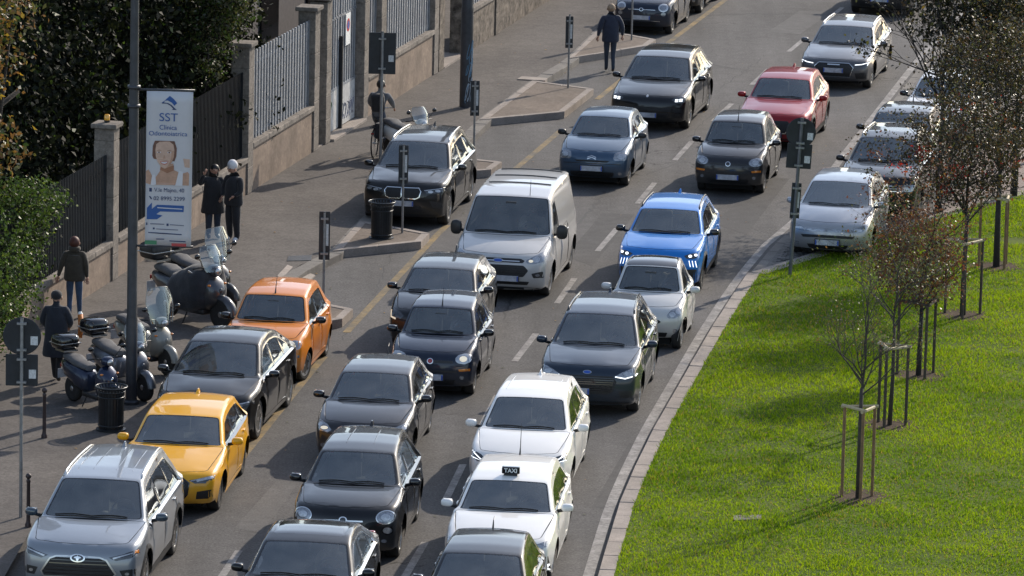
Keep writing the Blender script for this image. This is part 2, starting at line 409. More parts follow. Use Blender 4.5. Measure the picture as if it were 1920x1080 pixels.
    def put(key, V, F, side=''):
        parts.setdefault(key+side, [[], []]); A = parts[key+side]; n = len(A[0]); idx = sorted(set(i for f in F for i in f)); mp = {j: n+k for k, j in enumerate(idx)}
        A[0] += [V[j] for j in idx]; A[1] += [tuple(mp[j] for j in f) for f in F]
        n = len(shell_V); mp = {j: n+k for k, j in enumerate(idx)}; shell_V.extend(Vector(V[j]) for j in idx); shell_F.extend(tuple(mp[j] for j in f) for f in F)
    for k, f in tris.items(): put(k, Vt, f)
    # ---- side sheets
    eb = [(np.interp(t, tt, eP[:,0]), np.interp(t, tt, eP[:,1])) for t in trow]
    low = []
    for a in ax[::-1]:
        t0 = math.asin(max(-1, min(1, (z_sill-rw)/ar))); low += [(a+ar*math.cos(an), rw+ar*math.sin(an)) for an in np.linspace(t0, math.pi-t0, 15)]
    outer = eb+[(L-.12, z_sill)]*0+low
    # window opening
    i0, i1 = np.searchsorted(tt, tc), np.searchsorted(tt, tk); mg = S.get('wmargin', .075)
    dl = [(eP[i,0]-Nn[i,0]*mg, eP[i,1]-Nn[i,1]*mg) for i in range(i0, i1, 5)]
    dlo = [p for p in dl if p[1] > zb(p[0])+.03]
    dlo = dlo+[(s, float(zb(s))+.022) for s in np.linspace(dlo[-1][0], dlo[0][0]-.04, 10)]
    c0, c1 = S['cpillar']; a_, b_ = 1., (c0-c1)/.4*1.0; zz = b1
    dlo = clip(dlo, 1., (c0-c1)/.40, c0+(c0-c1)/.40*zz)     # line through (c0, belt) and (c1, belt+.4)
    wins = []
    bars = S['bars']; edges = [dlo[0][0]-9]+list(bars)+[99]
    for i in range(len(edges)-1):
        q = clip(clip(dlo, 1, 0, edges[i+1]-.03), -1, 0, -(edges[i]+.03))
        if len(q) > 2 and max(p[0] for p in q)-min(p[0] for p in q) > .08: wins.append(rounded(q, .03, 2))
    tops = [('window%d' % i, q) for i, q in enumerate(wins)]
    if S.get('solid_after') is not None: tops = tops[:S['solid_after']]; dlo = clip(dlo, 1, 0, bars[S['solid_after']-1]+.03)
    sregs = tops+[('pillar', dlo)]
    if S.get('trim'): sregs += [('trim', grow(dlo, .022))]
    if S.get('clad'):
        for a in ax: sregs.append(('clad', ellip(a, rw, ar+.07, ar+.07, 28)))
        sregs.append(('clad', [(fo, 0), (fo+wb, 0), (fo+wb, z_sill+.14), (fo, z_sill+.14)]))
    dr = S.get('doors', [(fo+ar+.10, bars[0]), (bars[0], ax[1]-ar*.25)])
    for i, (d0, d1) in enumerate(dr):
        q = [(d0+.008, z_sill+.09), (d1-.008, z_sill+.09), (d1-.008, float(zb(d1))+.02), (d0+.008, float(zb(d0))+.02)]
        sregs += [('door%d' % i, q)]
    for i, (d0, d1) in enumerate(dr):
        q = [(d0+.008, z_sill+.09), (d1-.008, z_sill+.09), (d1-.008, float(zb(d1))+.02), (d0+.008, float(zb(d0))+.02)]
        sregs += [('gap', grow(q, .008))]
    grid = [(s, z) for s in np.arange(.02, L, .085) for z in np.arange(z_sill+.03, max(p[1] for p in eb), .075)]
    G_ = np.array(grid); grid = [tuple(p) for p in G_[inpoly(G_, outer)]]
    P2, tris = cdt(grid, [outer]+[r[1] for r in sregs], outer, sregs)
    yy = Ys(P2[:,0], P2[:,1])
    for sd, sf in ((1, 'R'), (-1, 'L')):
        V = np.stack([sd*yy, P2[:,0], P2[:,1]], 1)
        for k, f in tris.items():
            ff = [tuple(x) if sd > 0 else tuple(x[::-1]) for x in f]
            put(k, V, ff, sf if k[:4] in ('door', 'wind', 'pill', 'trim') else '')
    bvh = BVHTree.FromPolygons(shell_V, shell_F)
    O = Vector((0, -fo, 0))
    def emit(nm, V, F, m, par=root, weld=True, push=None):
        b = bmesh.new(); vs = [b.verts.new(Vector(v)+O) for v in V]
        for f in F:
            try: b.faces.new([vs[i] for i in f])
            except ValueError: pass
        if weld:
            bmesh.ops.remove_doubles(b, verts=b.verts[:], dist=.0015)
            sl_ = [f for f in b.faces if f.calc_area() < 2e-5 and nm in ('pillar_trim', 'window_trim', 'panel_gap')]
            if sl_: bmesh.ops.delete(b, geom=sl_, context='FACES')
            if nm in ('pillar_trim', 'window_trim', 'panel_gap'):      # drop stray slivers left by the cutting
                seen = set(); drop = []
                for f0 in b.faces:
                    if f0 in seen: continue
                    isl = [f0]; seen.add(f0)
                    for f in isl:
                        for v in f.verts:
                            for g in v.link_faces:
                                if g not in seen: seen.add(g); isl.append(g)
                    if sum(f.calc_area() for f in isl) < .004: drop += isl
                if drop and len(drop) < len(b.faces): bmesh.ops.delete(b, geom=drop, context='FACES')
        bmesh.ops.recalc_face_normals(b, faces=b.faces[:])
        b.normal_update()
        if push:
            for v in b.verts: v.co -= v.normal*push
        for f in b.faces: f.smooth = True
        if len(b.faces) == 0: pass
        for e in b.edges:
            if len(e.link_faces) == 2 and e.calc_face_angle(0) > R(38): e.smooth = False
        me = bpy.data.meshes.new(nm); b.to_mesh(me); b.free(); me.materials.append(m); o = bpy.data.objects.new(nm, me); COL.objects.link(o); o.parent = par; return o
    body = emit('body', *parts.pop('body'), pm)
    tn = {'windscreen': ('windscreen', M_glass, .004), 'frit': ('windscreen_seal', M_gloss, .002), 'rear_window': ('rear_window', M_side, .004), 'bonnet': ('bonnet', pm, 0),
          'gap': ('panel_gap', M_gap, .008), 'sunroof': ('roof_panel', M_gloss, 0), 'pillar': ('pillar_trim', M_gloss, .002), 'trim': ('window_trim', M_chr if S.get('trim') == 'c' else M_gloss, -.003), 'clad': ('arch_cladding', M_blk, -.004)}
    doors = {}
    for k in sorted(parts):
        V, F = parts[k]
        kk = k[:-1] if k[:4] in ('pill', 'trim') else k
        if kk in tn:
            nm, m, ps = tn[kk]; o = emit(nm, V, F, m, body if k in ('gap', 'frit') else root, push=ps or None)
            if kk == 'pillar': tag(o, kind='stuff')
            if k == 'gap': pass
        elif k.startswith('door'): doors[k] = emit('door', V, F, pm)
        elif k.startswith('window'): emit('window', V, F, M_side, push=.005)
    # door handles
    for k, o in doors.items():
        i = int(k[4]); sd = 1 if k[5] == 'R' else -1; s1 = dr[i][1]-.16; zh = float(zb(s1))-.10
        y = float(Ys(s1, zh)); hb_ = MB().box((sd*(y+.012), s1-fo, zh), (.03, .19, .032), bev=.008); hb_.build('handle', S.get('handle') or pm, o, True, R(50))
    # ---- patches projected on the front
    def patch(nm, poly, m, off=.004, par=root, dep=.02, slope=.2, step=.035):
        poly = [tuple(p) for p in poly]; Q = np.array(poly); lo, hi = Q.min(0), Q.max(0)
        g = np.array([(x, z) for x in np.arange(lo[0]+step/2, hi[0], step) for z in np.arange(lo[1]+step/2, hi[1], step)]).reshape(-1, 2)
        if len(g): g = g[inpoly(g, poly)]
        d2 = []
        for i in range(len(poly)):
            p, q = poly[i], poly[(i+1) % len(poly)]; n = max(1, int(math.hypot(q[0]-p[0], q[1]-p[1])/.05)); d2 += [(p[0]+(q[0]-p[0])*j/n, p[1]+(q[1]-p[1])*j/n) for j in range(n)]
        P, tr_ = cdt([tuple(x) for x in g], [d2], d2, [])
        V = []; dv = Vector((0, 1, -slope)).normalized()
        for x, z in P:
            hit = bvh.ray_cast(Vector((x, -1, z+slope*1.1)), dv)
            if hit[0] is None:
                nr = bvh.find_nearest(Vector((x, .3, z))); p = nr[0]
            else: p = hit[0]
            V.append(p-dv*off)
        F = [tuple(f) for f in tr_.get('body', [])]
        cnt = {}
        for f in F:
            for i in range(3): e = (f[i], f[(i+1) % 3]); cnt[e] = cnt.get(e, 0)+1
        n = len(V); V2 = V+[v+dv*dep for v in V]
        for (a, b) in list(cnt):
            if (b, a) not in cnt: F.append((b, a, a+n, b+n))
        o = emit(nm, V2, F, m, par, weld=False); return o
    last = root
    for ft in S['f']:
        nm, m, q = ft[0], ft[1], ft[2]; op = ft[3] if len(ft) > 3 else {}
        q = [(x*w, z) for x, z in q]; off = op.get('o', .004)
        if op.get('round'): q = rounded(q, op['round'], 3)
        mm = pm if m == 'paint' else m; key = op.get('sub'); prev = S.setdefault('_last', {})
        sides = (1, -1) if op.get('m') else (1,)
        for sd in sides:
            par = prev.get((sd if (key, ) and (nm, ) and op.get('m') else 1), root) if key else root
            o = patch(nm, [(x*sd, z) for x, z in q][::sd], mm, off, par, slope=op.get('sl', .2))
            if not key: prev[sd] = o
            if not key and not op.get('m'): prev[-1] = o
    S.pop('_last', None)
    # number plate
    pz = S.get('plate', .45); px = S.get('platex', 0.)
    hit = bvh.ray_cast(Vector((px, -1, pz)), Vector((0, 1, 0)))[0]
    if hit:
        pl = MB().box((px, hit.y-fo-.028, pz), (.50, .016, .115), bev=.004).build('number_plate', M_plate, root)
        MB().box((px-.235, hit.y-fo-.039, pz), (.028, .008, .10)).build('country_band', M_plateb, pl); MB().box((px+.235, hit.y-fo-.039, pz), (.028, .008, .10)).build('country_band', M_plateb, pl)
        MB().box((px, hit.y-fo-.008, pz), (.54, .03, .15), bev=.01).build('plate_holder', M_blk, root)
    # mirrors
    ms, mz = S.get('mirror', (S['cowl'][0]+.42, float(zb(S['cowl'][0]))+.085)); my = float(Ys(ms, min(mz, float(zb(ms))-.01)))
    mw, mh = S.get('msize', (.102, .066))
    mm = {'b': M_gloss, 'p': pm}.get(S.get('mcol', 'p'), S.get('mcol'))
    for sd in (1, -1):
        b = MB(); b.ell((sd*(my+.09+mw*.4), ms-fo, mz), (mw, .075, mh), Matrix.Rotation(sd*R(12), 3, 'Z'), 14, 8, .72)
        mo = b.build('mirror', mm, root, True)
        MB().tube([(sd*(my-.03), ms-fo+.02, mz-.07), (sd*(my+.06), ms-fo+.01, mz-.045), (sd*(my+.12), ms-fo, mz-.02)], [.03, .028, .025], 8).build('mirror_arm', M_blk, mo, True)
        MB().box((sd*(my+.09+mw*.4), ms-fo+.072, mz), (mw*1.6, .01, mh*1.5), Matrix.Rotation(sd*R(12), 3, 'Z')).build('mirror_glass', M_chr, mo)
    # wheels
    mt, mb_, mr = wheel_mesh(S.get('rim', 'five')); tx = w-.052-.105
    for i, a in enumerate(ax):
        for sd in (1, -1):
            st = R(S.get('steer', 0)) if i == 0 else 0
            wo = linkmesh('wheel', mt, root, (sd*tx, a-fo, rw), (0 if sd > 0 else math.pi)+st, rw)
            linkmesh('rim_barrel', mb_, wo); r_ = linkmesh('rim', mr, wo); r_.rotation_euler = (rnd.uniform(0, 6.28), 0, 0)
    # underside and wheel houses
    u = MB(); u.box((0, L/2-fo, z_sill+.10), (W-.60, L-.5, .20))
    u.box((0, (fo+wb+fo)/2-fo, z_sill+.06), (W-.20, wb-2*ar-.06, .09))
    for a in ax:
        u0, u1 = max(a-ar-.02, .26), min(a+ar+.02, L-.26); u.box((0, (u0+u1)/2-fo, rw+.10), (W-.56, u1-u0, .56))
    u.build('underbody', M_gap, root)
    # cabin
    cs, cz = S['cowl']; it = MB(); iw = w-.17; e0, e1 = cs+.10, min(S['tail'][0]-.05, L-.35)
    fl = z_sill+.2
    it.add([(-iw, e0-fo, fl), (iw, e0-fo, fl), (iw, e1-fo, fl), (-iw, e1-fo, fl), (-iw, e0-fo, cz-.10), (iw, e0-fo, cz-.10), (iw, e1-fo, b1-.06), (-iw, e1-fo, b1-.06)],
           [(0,1,2,3), (0,4,5,1), (1,5,6,2), (2,6,7,3), (3,7,4,0)])
    it.build('cabin_liner', M_int, root)
    da = MB(); da.box((0, cs+.42-fo, cz-.09), (2*(w-.16), .66, .12), Matrix.Rotation(R(-4), 3, 'X'), bev=.04); da.box((.36, cs+.62-fo, cz-.03), (.36, .20, .09), bev=.03)
    da.build('dashboard', M_int, root, True, R(50))
    if S.get('paper'): MB().box((-.45, cs+.28-fo, cz-.015), (.2, .14, .006)).build('dashboard_paper', M_paper, root)
    so_ = linkmesh('steering_wheel', swheel_mesh(), root, (.37, cs+.80-fo, cz-.03)); so_.rotation_euler = (R(-24), 0, 0)
    sm = seat_mesh(M_seatl if S.get('paleseat') else M_seat, 'seat_p' if S.get('paleseat') else 'seat_d')
    sb = S.get('seat_z', S['roof'][1]-1.28); 
    for sx in (.37, -.37): linkmesh('seat', sm, root, (sx, cs+1.30-fo, sb))
    if cs+2.3 < e1 and not S.get('van'):
        for sx in (.37, -.37): linkmesh('rear_seat', sm, root, (sx, cs+2.05-fo, sb))
    MB().box((0, S['roof'][0]-.12-fo, S['roof'][1]-.13), (.22, .03, .06), bev=.01).build('rear_view_mirror', M_int, root)
    # wipers
    tw0 = tc+.055
    for v0, v1 in ((-.72, .02), (-.02, .66)):
        pts = [Vector(top(tw0+.01+.035*math.sin(k*math.pi/6), v0+(v1-v0)*k/6))+O+Vector((0, -.012, .012)) for k in range(7)]
        MB().tube(pts, .011, 5).build('wiper', M_gap, root)
    # roof furniture
    if S.get('rails'):
        for sd in (1, -1):
            pts = [Vector(top(t, sd*.93))+O+Vector((0, 0, .022 if 0 < k < 11 else -.005)) for k, t in enumerate(np.linspace(tr+.12, te-.12, 12))]
            MB().tube(pts, .017, 7).build('roof_rail', S['rails'], root, True)
    if hb:
        for rv in hb:
            for sd in (1, -1):
                pts = [Vector(top(t, sd*rv))+O+Vector((0, 0, -.019)) for t in np.linspace(tr+.22, te-.15, 10)]
                MB().tube(pts, [(.008, .012)]+[(.020, .026)]*8+[(.008, .012)], 8).build('roof_rib', pm, root, True)
    an = S.get('antenna')
    if an:
        p = Vector(top(tr+an[0] if an[0] >= 0 else te+an[0], an[2] if len(an) > 2 else 0.))+O
        if an[1] == 'fin':
            b = MB(); b.loft([[p+Vector((sx*q, dy, 0)) for sx, dy in ((-.03, 0), (.03, 0), (.03, .18), (-.03, .18))] for q in (1,)]+[[p+Vector((sx*.3, dy, .065)) for sx, dy in ((-.03, .10), (.03, .10), (.03, .18), (-.03, .18))]])
            b.build('antenna_fin', pm, root)
        else: MB().tube([p-Vector((0, 0, .01)), p+Vector((0, .06, .12)), p+Vector((0, .18, an[1]))], [.018, .008, .004], 6).build('antenna', M_blk, root)
    # rear lamps (behind, simple but real)
    for sd in (1, -1):
        zt = float(zb(L))-.12; MB().box((sd*float(Ys(L-.16, zt))*.84, L-.10-fo, zt), (.14, .10, .22), bev=.03).build('tail_light', M_red, root, True)
    # placement
    p = G(*wheel_px); h = R(head if head is not None else heading(p.y)); Rm = Matrix.Rotation(-h, 3, 'Z')
    loc = Vector((w-.052, wb if rear else 0, 0)); o = p-Rm@loc
    root.location = (o.x, o.y, dz); root.rotation_euler = (0, 0, -h)
    root['_top'] = 0; del root['_top']
    CARS[name+str(len(CARS))] = (root, S, top, (tr, te, tc), O)
    return root
CARS = {}
def heading(y): return 5.5+(y-90)*.125
# ------------------------------------------------------------------ car specifications (metres; feature outlines: x in half widths, z in metres)
def mir(half): return half+[(-x, z) for x, z in half[::-1]]
def nose(zl, sl=.20, bot=.20, ch=.06): return [(.16, bot), (.05, bot+.10), (.0, bot+.24), (.0, zl*.66), (.03, zl*.84), (sl*.55, zl*.95), (sl, zl)]
def back(L, zt, bot=.24): return [(L-.04, zt-.12), (L, .62), (L-.03, .42), (L-.12, bot)]
def slats(x0, x1, z0, z1, n, m, t=.016, **k):
    return [('grille_slat', m, [(-x0-(x1-x0)*i/(n-1), z0+(z1-z0)*i/(n-1)-t/2), (x0+(x1-x0)*i/(n-1), z0+(z1-z0)*i/(n-1)-t/2), (x0+(x1-x0)*i/(n-1), z0+(z1-z0)*i/(n-1)+t/2), (-x0-(x1-x0)*i/(n-1), z0+(z1-z0)*i/(n-1)+t/2)], dict(o=.012, sub=1, **k)) for i in range(n)]
MM = dict(m=1)
def sub(**k): return dict(m=1, sub=1, o=.008, **k)
SP = {}
def small_body(L, W, H, wb, fo, zl, cowl, roof, rear, tail, belt, bars, cp, **k):
    if not k.pop('coupe', 0): rear = (L-.40, H-.065); tail = (L-.11, tail[1])
    n_ = nose(zl, k.pop('sl', .20)); bu = k.pop('bulge', .035); (x0, z0), (x1, z1) = n_[-1], cowl
    hood = [(x0+(x1-x0)*u, z0+(z1-z0)*u+bu*4*u*(1-u)) for u in (.2, .4, .6, .8)]
    d = dict(L=L, W=W, wb=wb, fo=fo, nose=n_, hoodpts=hood, cowl=cowl, roof=roof, rear=rear, tail=tail, belt=belt, bars=bars, cpillar=cp,
             top=[(roof[0]+(rear[0]-roof[0])*.22, H-.012), (roof[0]+(rear[0]-roof[0])*.5, H), (roof[0]+(rear[0]-roof[0])*.8, (H+rear[1])/2+.012)], back=back(L, tail[1]))
    d.update(k); return d

SP['highlander'] = small_body(4.95, 1.93, 1.73, 2.85, .95, 1.02, (1.22, 1.16), (2.02, 1.66), (4.42, 1.62), (4.75, 1.16), (1.06, 1.14), [2.65, 3.62], (4.35, 4.15),
    r=.37, lift=.03, rails=M_alu, ribs=[.28, .66], mcol=mat('mirror_dark_blue', (.03, .05, .07), .25, coat=1), clad=1, antenna=(-.5, 'fin'), hoodlines=[.62], trim='c', plate=.42, rim='multi', f=[
    ('grille', M_grl, mir([(.42, .80), (.50, .74), (.60, .56), (.56, .50)]), dict(o=.01)), *slats(.46, .57, .76, .54, 5, M_gloss),
    ('grille_frame', M_alu, strip([(-.06, .83), (-.36, .82), (-.47, .78), (-.62, .56), (-.57, .485), (.57, .485), (.62, .56), (.47, .78), (.36, .82), (.06, .83)], .028), dict(o=.022)),
    ('badge', M_chr, ellip(0, .80, .125, .068), dict(o=.03)), ('badge_ring', M_gloss, ellip(0, .80, .10, .05), dict(o=.034, sub=1)), ('badge_bar', M_chr, ellip(0, .81, .06, .018), dict(o=.04, sub=1)), ('badge_stem', M_chr, ellip(0, .795, .022, .045), dict(o=.041, sub=1)),
    ('headlight', M_lensd, [(.50, .825), (.72, .885), (.93, .975), (.955, .91), (.86, .83), (.62, .775)], MM), ('reflector', M_refl, [(.56, .825), (.88, .92), (.87, .905), (.58, .80)], sub()), ('amber_corner', M_amb, [(.90, .955), (.945, .97), (.945, .91), (.90, .90)], sub()),
    ('fog_light_recess', M_blk, [(.68, .62), (.93, .66), (.92, .52), (.74, .50)], MM), ('fog_light', M_refl, ellip(.80, .57, .035, .025), sub()),
    ('air_intake', M_grl, mir([(.55, .35), (.50, .26)]), dict(o=.006)), ('bumper_lip', M_alu, mir([(.62, .25), (.60, .215)]), dict(o=.02))])
SP['a3'] = small_body(4.31, 1.79, 1.43, 2.63, .87, .80, (1.32, .98), (2.05, 1.36), (3.72, 1.32), (4.10, 1.02), (.92, 1.00), [2.55, 3.45], (3.85, 3.55),
    r=.325, fa=.17, hoodlines=[.55], trim='b', antenna=(-.35, 'fin'), rim='dark', plate=.46, sig=.045, f=[
    ('grille', M_grl, mir([(.34, .70), (.47, .62), (.44, .42), (.36, .33)]), dict(o=.006)), *slats(.40, .40, .64, .38, 6, M_gloss, .012),
    ('grille_frame', M_gloss, strip([(-.34, .71), (-.48, .62), (-.45, .42), (-.36, .32), (.36, .32), (.45, .42), (.48, .62), (.34, .71), (-.34, .71)], .022), dict(o=.014)),
    ('headlight', M_lensd, [(.47, .665), (.66, .705), (.93, .775), (.95, .70), (.80, .66), (.78, .625), (.58, .615)], MM), ('reflector', M_refl, [(.60, .68), (.90, .75), (.91, .72), (.62, .645)], sub()), ('light_line', M_refl, strip([(.50, .655), (.93, .765)], .012), sub()),
    ('air_intake', M_grl, [(.60, .47), (.88, .52), (.90, .40), (.82, .36), (.56, .34)], MM), ('intake_blade', 'paint', strip([(.50, .30), (.58, .36), (.60, .48)], .05), dict(m=1, o=.02)), ('bumper_lip', M_gloss, mir([(.90, .27), (.86, .225)]), dict(o=.012))])
SP['q4'] = small_body(4.59, 1.865, 1.60, 2.76, .86, .90, (1.08, 1.06), (1.92, 1.53), (3.55, 1.49), (4.35, 1.12), (.98, 1.05), [2.45, 3.35], (3.95, 3.50),
    coupe=1, r=.365, fa=.17, hoodlines=[.5], trim='c', rim='five', plate=.45, hcrown=.06, mcol='b', f=[
    ('grille', M_gloss, mir([(.42, .80), (.56, .72), (.52, .46), (.40, .38)]), dict(o=.006)),
    ('headlight', M_lensd, [(.50, .78), (.74, .80), (.95, .86), (.96, .80), (.78, .74), (.56, .72)], MM), ('light_line', M_refl, strip([(.54, .775), (.76, .79), (.95, .85)], .022), sub()), ('light_line', M_refl, strip([(.58, .735), (.78, .75)], .012), sub()),
    ('air_intake', M_grl, [(.62, .52), (.90, .58), (.90, .34), (.68, .32)], MM), ('bumper_lip', M_blk, mir([(.88, .29), (.84, .225)]), dict(o=.012))])
def panda(**k):
    hl = [(.56, .80), (.62, .86), (.76, .90), (.88, .89), (.93, .82), (.90, .74), (.78, .69), (.64, .70), (.57, .74)]
    S = small_body(3.65, 1.64, 1.55, 2.30, .75, .90, (.98, 1.04), (1.52, 1.48), (3.25, 1.48), (3.52, 1.08), (.96, 1.00), [2.10, 2.85], (3.10, 3.0),
        r=.295, fa=.13, tum=.25, apillar=.07, mcol='b', rim='hub', plate=.44, bow=.15, hcrown=.03, antenna=(.06, .32), rails=None, f=[
        ('grille', M_blk, rounded(mir([(.50, .745), (.52, .72), (.50, .695)]), .02), dict(o=.006)), ('badge', M_chr, ellip(0, .725, .072, .058), dict(o=.02)), ('badge_disc', M_red if k.get('redbadge') else M_gloss, ellip(0, .725, .055, .044), dict(o=.026, sub=1)),
        ('headlight', M_refl if k.get('lit') else M_lens, rounded(hl, .03), MM), ('reflector', M_glint if k.get('lit') else M_refl, ellip(.74, .79, .085, .055), sub()),
        ('fog_light', M_amb if k.get('amber') else M_lens, rounded([(.64, .585), (.90, .615), (.90, .565), (.66, .545)], .015), MM),
        ('air_intake', M_grl, mir([(.58, .38), (.52, .28)]), dict(o=.006)), ('bumper_strip', M_blk, mir([(.60, .555), (.60, .515)]), dict(o=.01)), ('spot_light', M_lens, ellip(.72, .43, .05, .035), MM)])
    S.update({a: b for a, b in k.items()}); return S
SP['x3'] = small_body(4.71, 1.89, 1.67, 2.86, .83, 1.0, (1.18, 1.13), (2.0, 1.60), (4.05, 1.57), (4.50, 1.15), (1.05, 1.10), [2.62, 3.55], (4.15, 3.85),
    r=.365, lift=.02, rails=M_alu, trim='c', rim='five', hoodlines=[.30, .72], plate=.56, mcol='b', antenna=(-.4, 'fin'), f=[
    ('grille', M_grl, rounded([(.03, .88), (.36, .885), (.41, .82), (.38, .70), (.31, .66), (.07, .66), (.03, .70)], .05), dict(m=1, o=.008)), ('grille_frame', M_chr, strip([(.025, .89), (.37, .895), (.425, .82), (.39, .69), (.31, .648), (.065, .648), (.022, .69), (.025, .89)], .02), dict(m=1, o=.018)),
    ('headlight', M_lensd, [(.47, .86), (.72, .89), (.95, .945), (.96, .87), (.84, .81), (.56, .78)], MM), ('light_line', M_refl, strip([(.50, .845), (.93, .925)], .014), sub()), ('reflector', M_refl, ellip(.64, .825, .06, .03), sub()), ('reflector', M_refl, ellip(.80, .855, .06, .03), sub()),
    ('air_intake', M_grl, mir([(.42, .50), (.48, .36)]), dict(o=.006)), ('fog_light_recess', M_blk, [(.62, .62), (.92, .60), (.90, .46), (.70, .48)], MM), ('bumper_lip', M_blk, mir([(.86, .31), (.80, .24)]), dict(o=.01))])
SP['fiat500'] = small_body(3.57, 1.63, 1.49, 2.30, .72, .88, (1.00, 1.0), (1.58, 1.42), (2.90, 1.42), (3.42, 1.0), (.92, .96), [2.15], (2.95, 2.75),
    r=.29, tum=.32, fa=.16, mcol='p', rim='multi', plate=.50, bow=.2, doors=[(1.2, 2.15)], f=[
    ('headlight', M_refl, ellip(.70, .78, .145, .105), MM), ('headlight_ring', M_chr, strip(ellip(.70, .78, .15, .11)+[(.85, .78)], .016), sub()), ('headlight_glass', M_lens, ellip(.70, .78, .10, .075), dict(m=1, sub=1, o=.014)),
    ('spot_light', M_lens, ellip(.72, .60, .075, .055), MM), ('chrome_moustache', M_chr, mir([(.45, .705), (.46, .69)]), dict(o=.012)), ('badge', M_chr, ellip(0, .70, .07, .05), dict(o=.02)), ('badge_disc', M_gloss, ellip(0, .70, .05, .036), dict(o=.026, sub=1)),
    ('air_intake', M_grl, mir([(.52, .37), (.46, .27)]), dict(o=.006)), ('chrome_strip', M_chr, mir([(.62, .405), (.62, .39)]), dict(o=.012))])
SP['macan'] = small_body(4.70, 1.92, 1.61, 2.81, .93, .88, (1.38, 1.06), (2.15, 1.53), (3.85, 1.50), (4.45, 1.10), (1.0, 1.07), [2.72, 3.55], (4.05, 3.65),
    r=.37, fa=.16, bow=.22, rim='five', plate=.42, hcrown=.07, mcol='b', blackroof=1, f=[
    ('headlight', M_lensd, rounded([(.60, .80), (.70, .88), (.86, .93), (.94, .88), (.95, .79), (.84, .73), (.70, .74)], .04), MM),
    *[('light_point', M_drl, [(x, z), (x+.075, z+.008), (x+.075, z-.022), (x, z-.03)], dict(m=1, sub=1, o=.012)) for x, z in ((.70, .825), (.80, .84), (.70, .785), (.80, .80))],
    ('grille', M_grl, rounded(mir([(.62, .60), (.60, .50), (.50, .36)]), .03), dict(o=.006)), ('air_intake', M_grl, rounded([(.66, .60), (.92, .58), (.90, .38), (.64, .37)], .03), MM), ('grille_slat', M_gloss, mir([(.86, .50), (.86, .475)]), dict(o=.02)), ('badge', M_alu, ellip(0, .87, .03, .035), dict(o=.012)), ('bumper_lip', M_blk, mir([(.86, .29), (.80, .23)]), dict(o=.012))])
SP['c2'] = small_body(3.67, 1.66, 1.46, 2.315, .74, .86, (1.05, 1.02), (1.72, 1.40), (3.20, 1.40), (3.52, 1.02), (.95, 1.0), [2.20], (3.05, 2.9),
    r=.29, mcol=M_blk, rim='multi', plate=.47, paper=1, handle=M_blk, doors=[(1.2, 2.2)], fa=.14, f=[
    ('bonnet_front', 'paint', mir([(.46, .80), (.54, .70), (.50, .645)]), dict(o=.014)), ('grille', M_grl, mir([(.48, .64), (.42, .60)]), dict(o=.01)), ('emblem', M_chr, strip([(-.12, .705), (0, .745), (.12, .705)], .02), dict(o=.026)), ('emblem', M_chr, strip([(-.12, .665), (0, .705), (.12, .665)], .02), dict(o=.026)),
    ('headlight', M_lens, rounded([(.60, .82), (.68, .86), (.90, .865), (.95, .78), (.90, .67), (.62, .655), (.58, .70)], .03), MM), ('reflector', M_refl, ellip(.78, .76, .10, .06), sub()),
    ('air_intake', M_grl, mir([(.60, .38), (.60, .26)]), dict(o=.006)), *slats(.58, .58, .36, .28, 3, M_blk), ('bumper_gap', M_blk, mir([(.80, .575), (.80, .56)]), dict(o=.003)), ('fog_light', M_lens, ellip(.76, .36, .05, .035), MM)])
SP['van'] = small_body(4.97, 1.99, 1.98, 2.93, 1.01, .98, (1.05, 1.19), (1.76, 1.89), (4.82, 1.95), (4.93, 1.30), (1.10, 1.15), [2.20], (2.75, 2.7),
    coupe=1, rtaper=0., shoulder=.02, r=.345, tum=.14, fa=.16, bow=.26, bww=.17, apillar=.07, wmargin=.10, solid_after=1, doors=[(1.45, 2.20), (2.25, 3.25)], mcol=M_blk, msize=(.12, .15), mirror=(1.45, 1.24), rim='hub', plate=.50, platex=.18, van=1, cat='van', rearglass=False, seat_z=.40, lift=.02, sig=.06, rearlen=0, hcrown=.06, f=[
    ('upper_grille', M_grl, rounded(mir([(.46, .90), (.54, .86), (.50, .81)]), .02), dict(o=.006)), ('grille_bar', M_chr, mir([(.44, .855), (.44, .835)]), dict(o=.02)), ('badge', M_chr, ellip(0, .85, .105, .04), dict(o=.03)), ('badge_disc', M_plateb, ellip(0, .85, .09, .03), dict(o=.034, sub=1)),
    ('grille', M_grl, rounded(mir([(.52, .76), (.62, .66), (.52, .52)]), .03), dict(o=.006)), *slats(.56, .52, .72, .57, 4, M_blk),
    ('headlight', M_lens, rounded([(.56, .87), (.70, .96), (.92, 1.12), (.955, 1.0), (.90, .86), (.72, .80), (.58, .81)], .03), MM), ('reflector', M_refl, ellip(.76, .90, .075, .06), sub()), ('reflector', M_glint, ellip(.66, .86, .045, .03), sub()),
    ('lower_grille', M_grl, mir([(.64, .43), (.60, .36)]), dict(o=.006)), ('fog_light_recess', M_blk, rounded([(.68, .60), (.90, .66), (.92, .53), (.72, .51)], .02), MM), ('fog_light', M_lens, ellip(.80, .575, .045, .03), sub()), ('bumper_lip', M_blk, mir([(.86, .31), (.82, .25)]), dict(o=.01))])
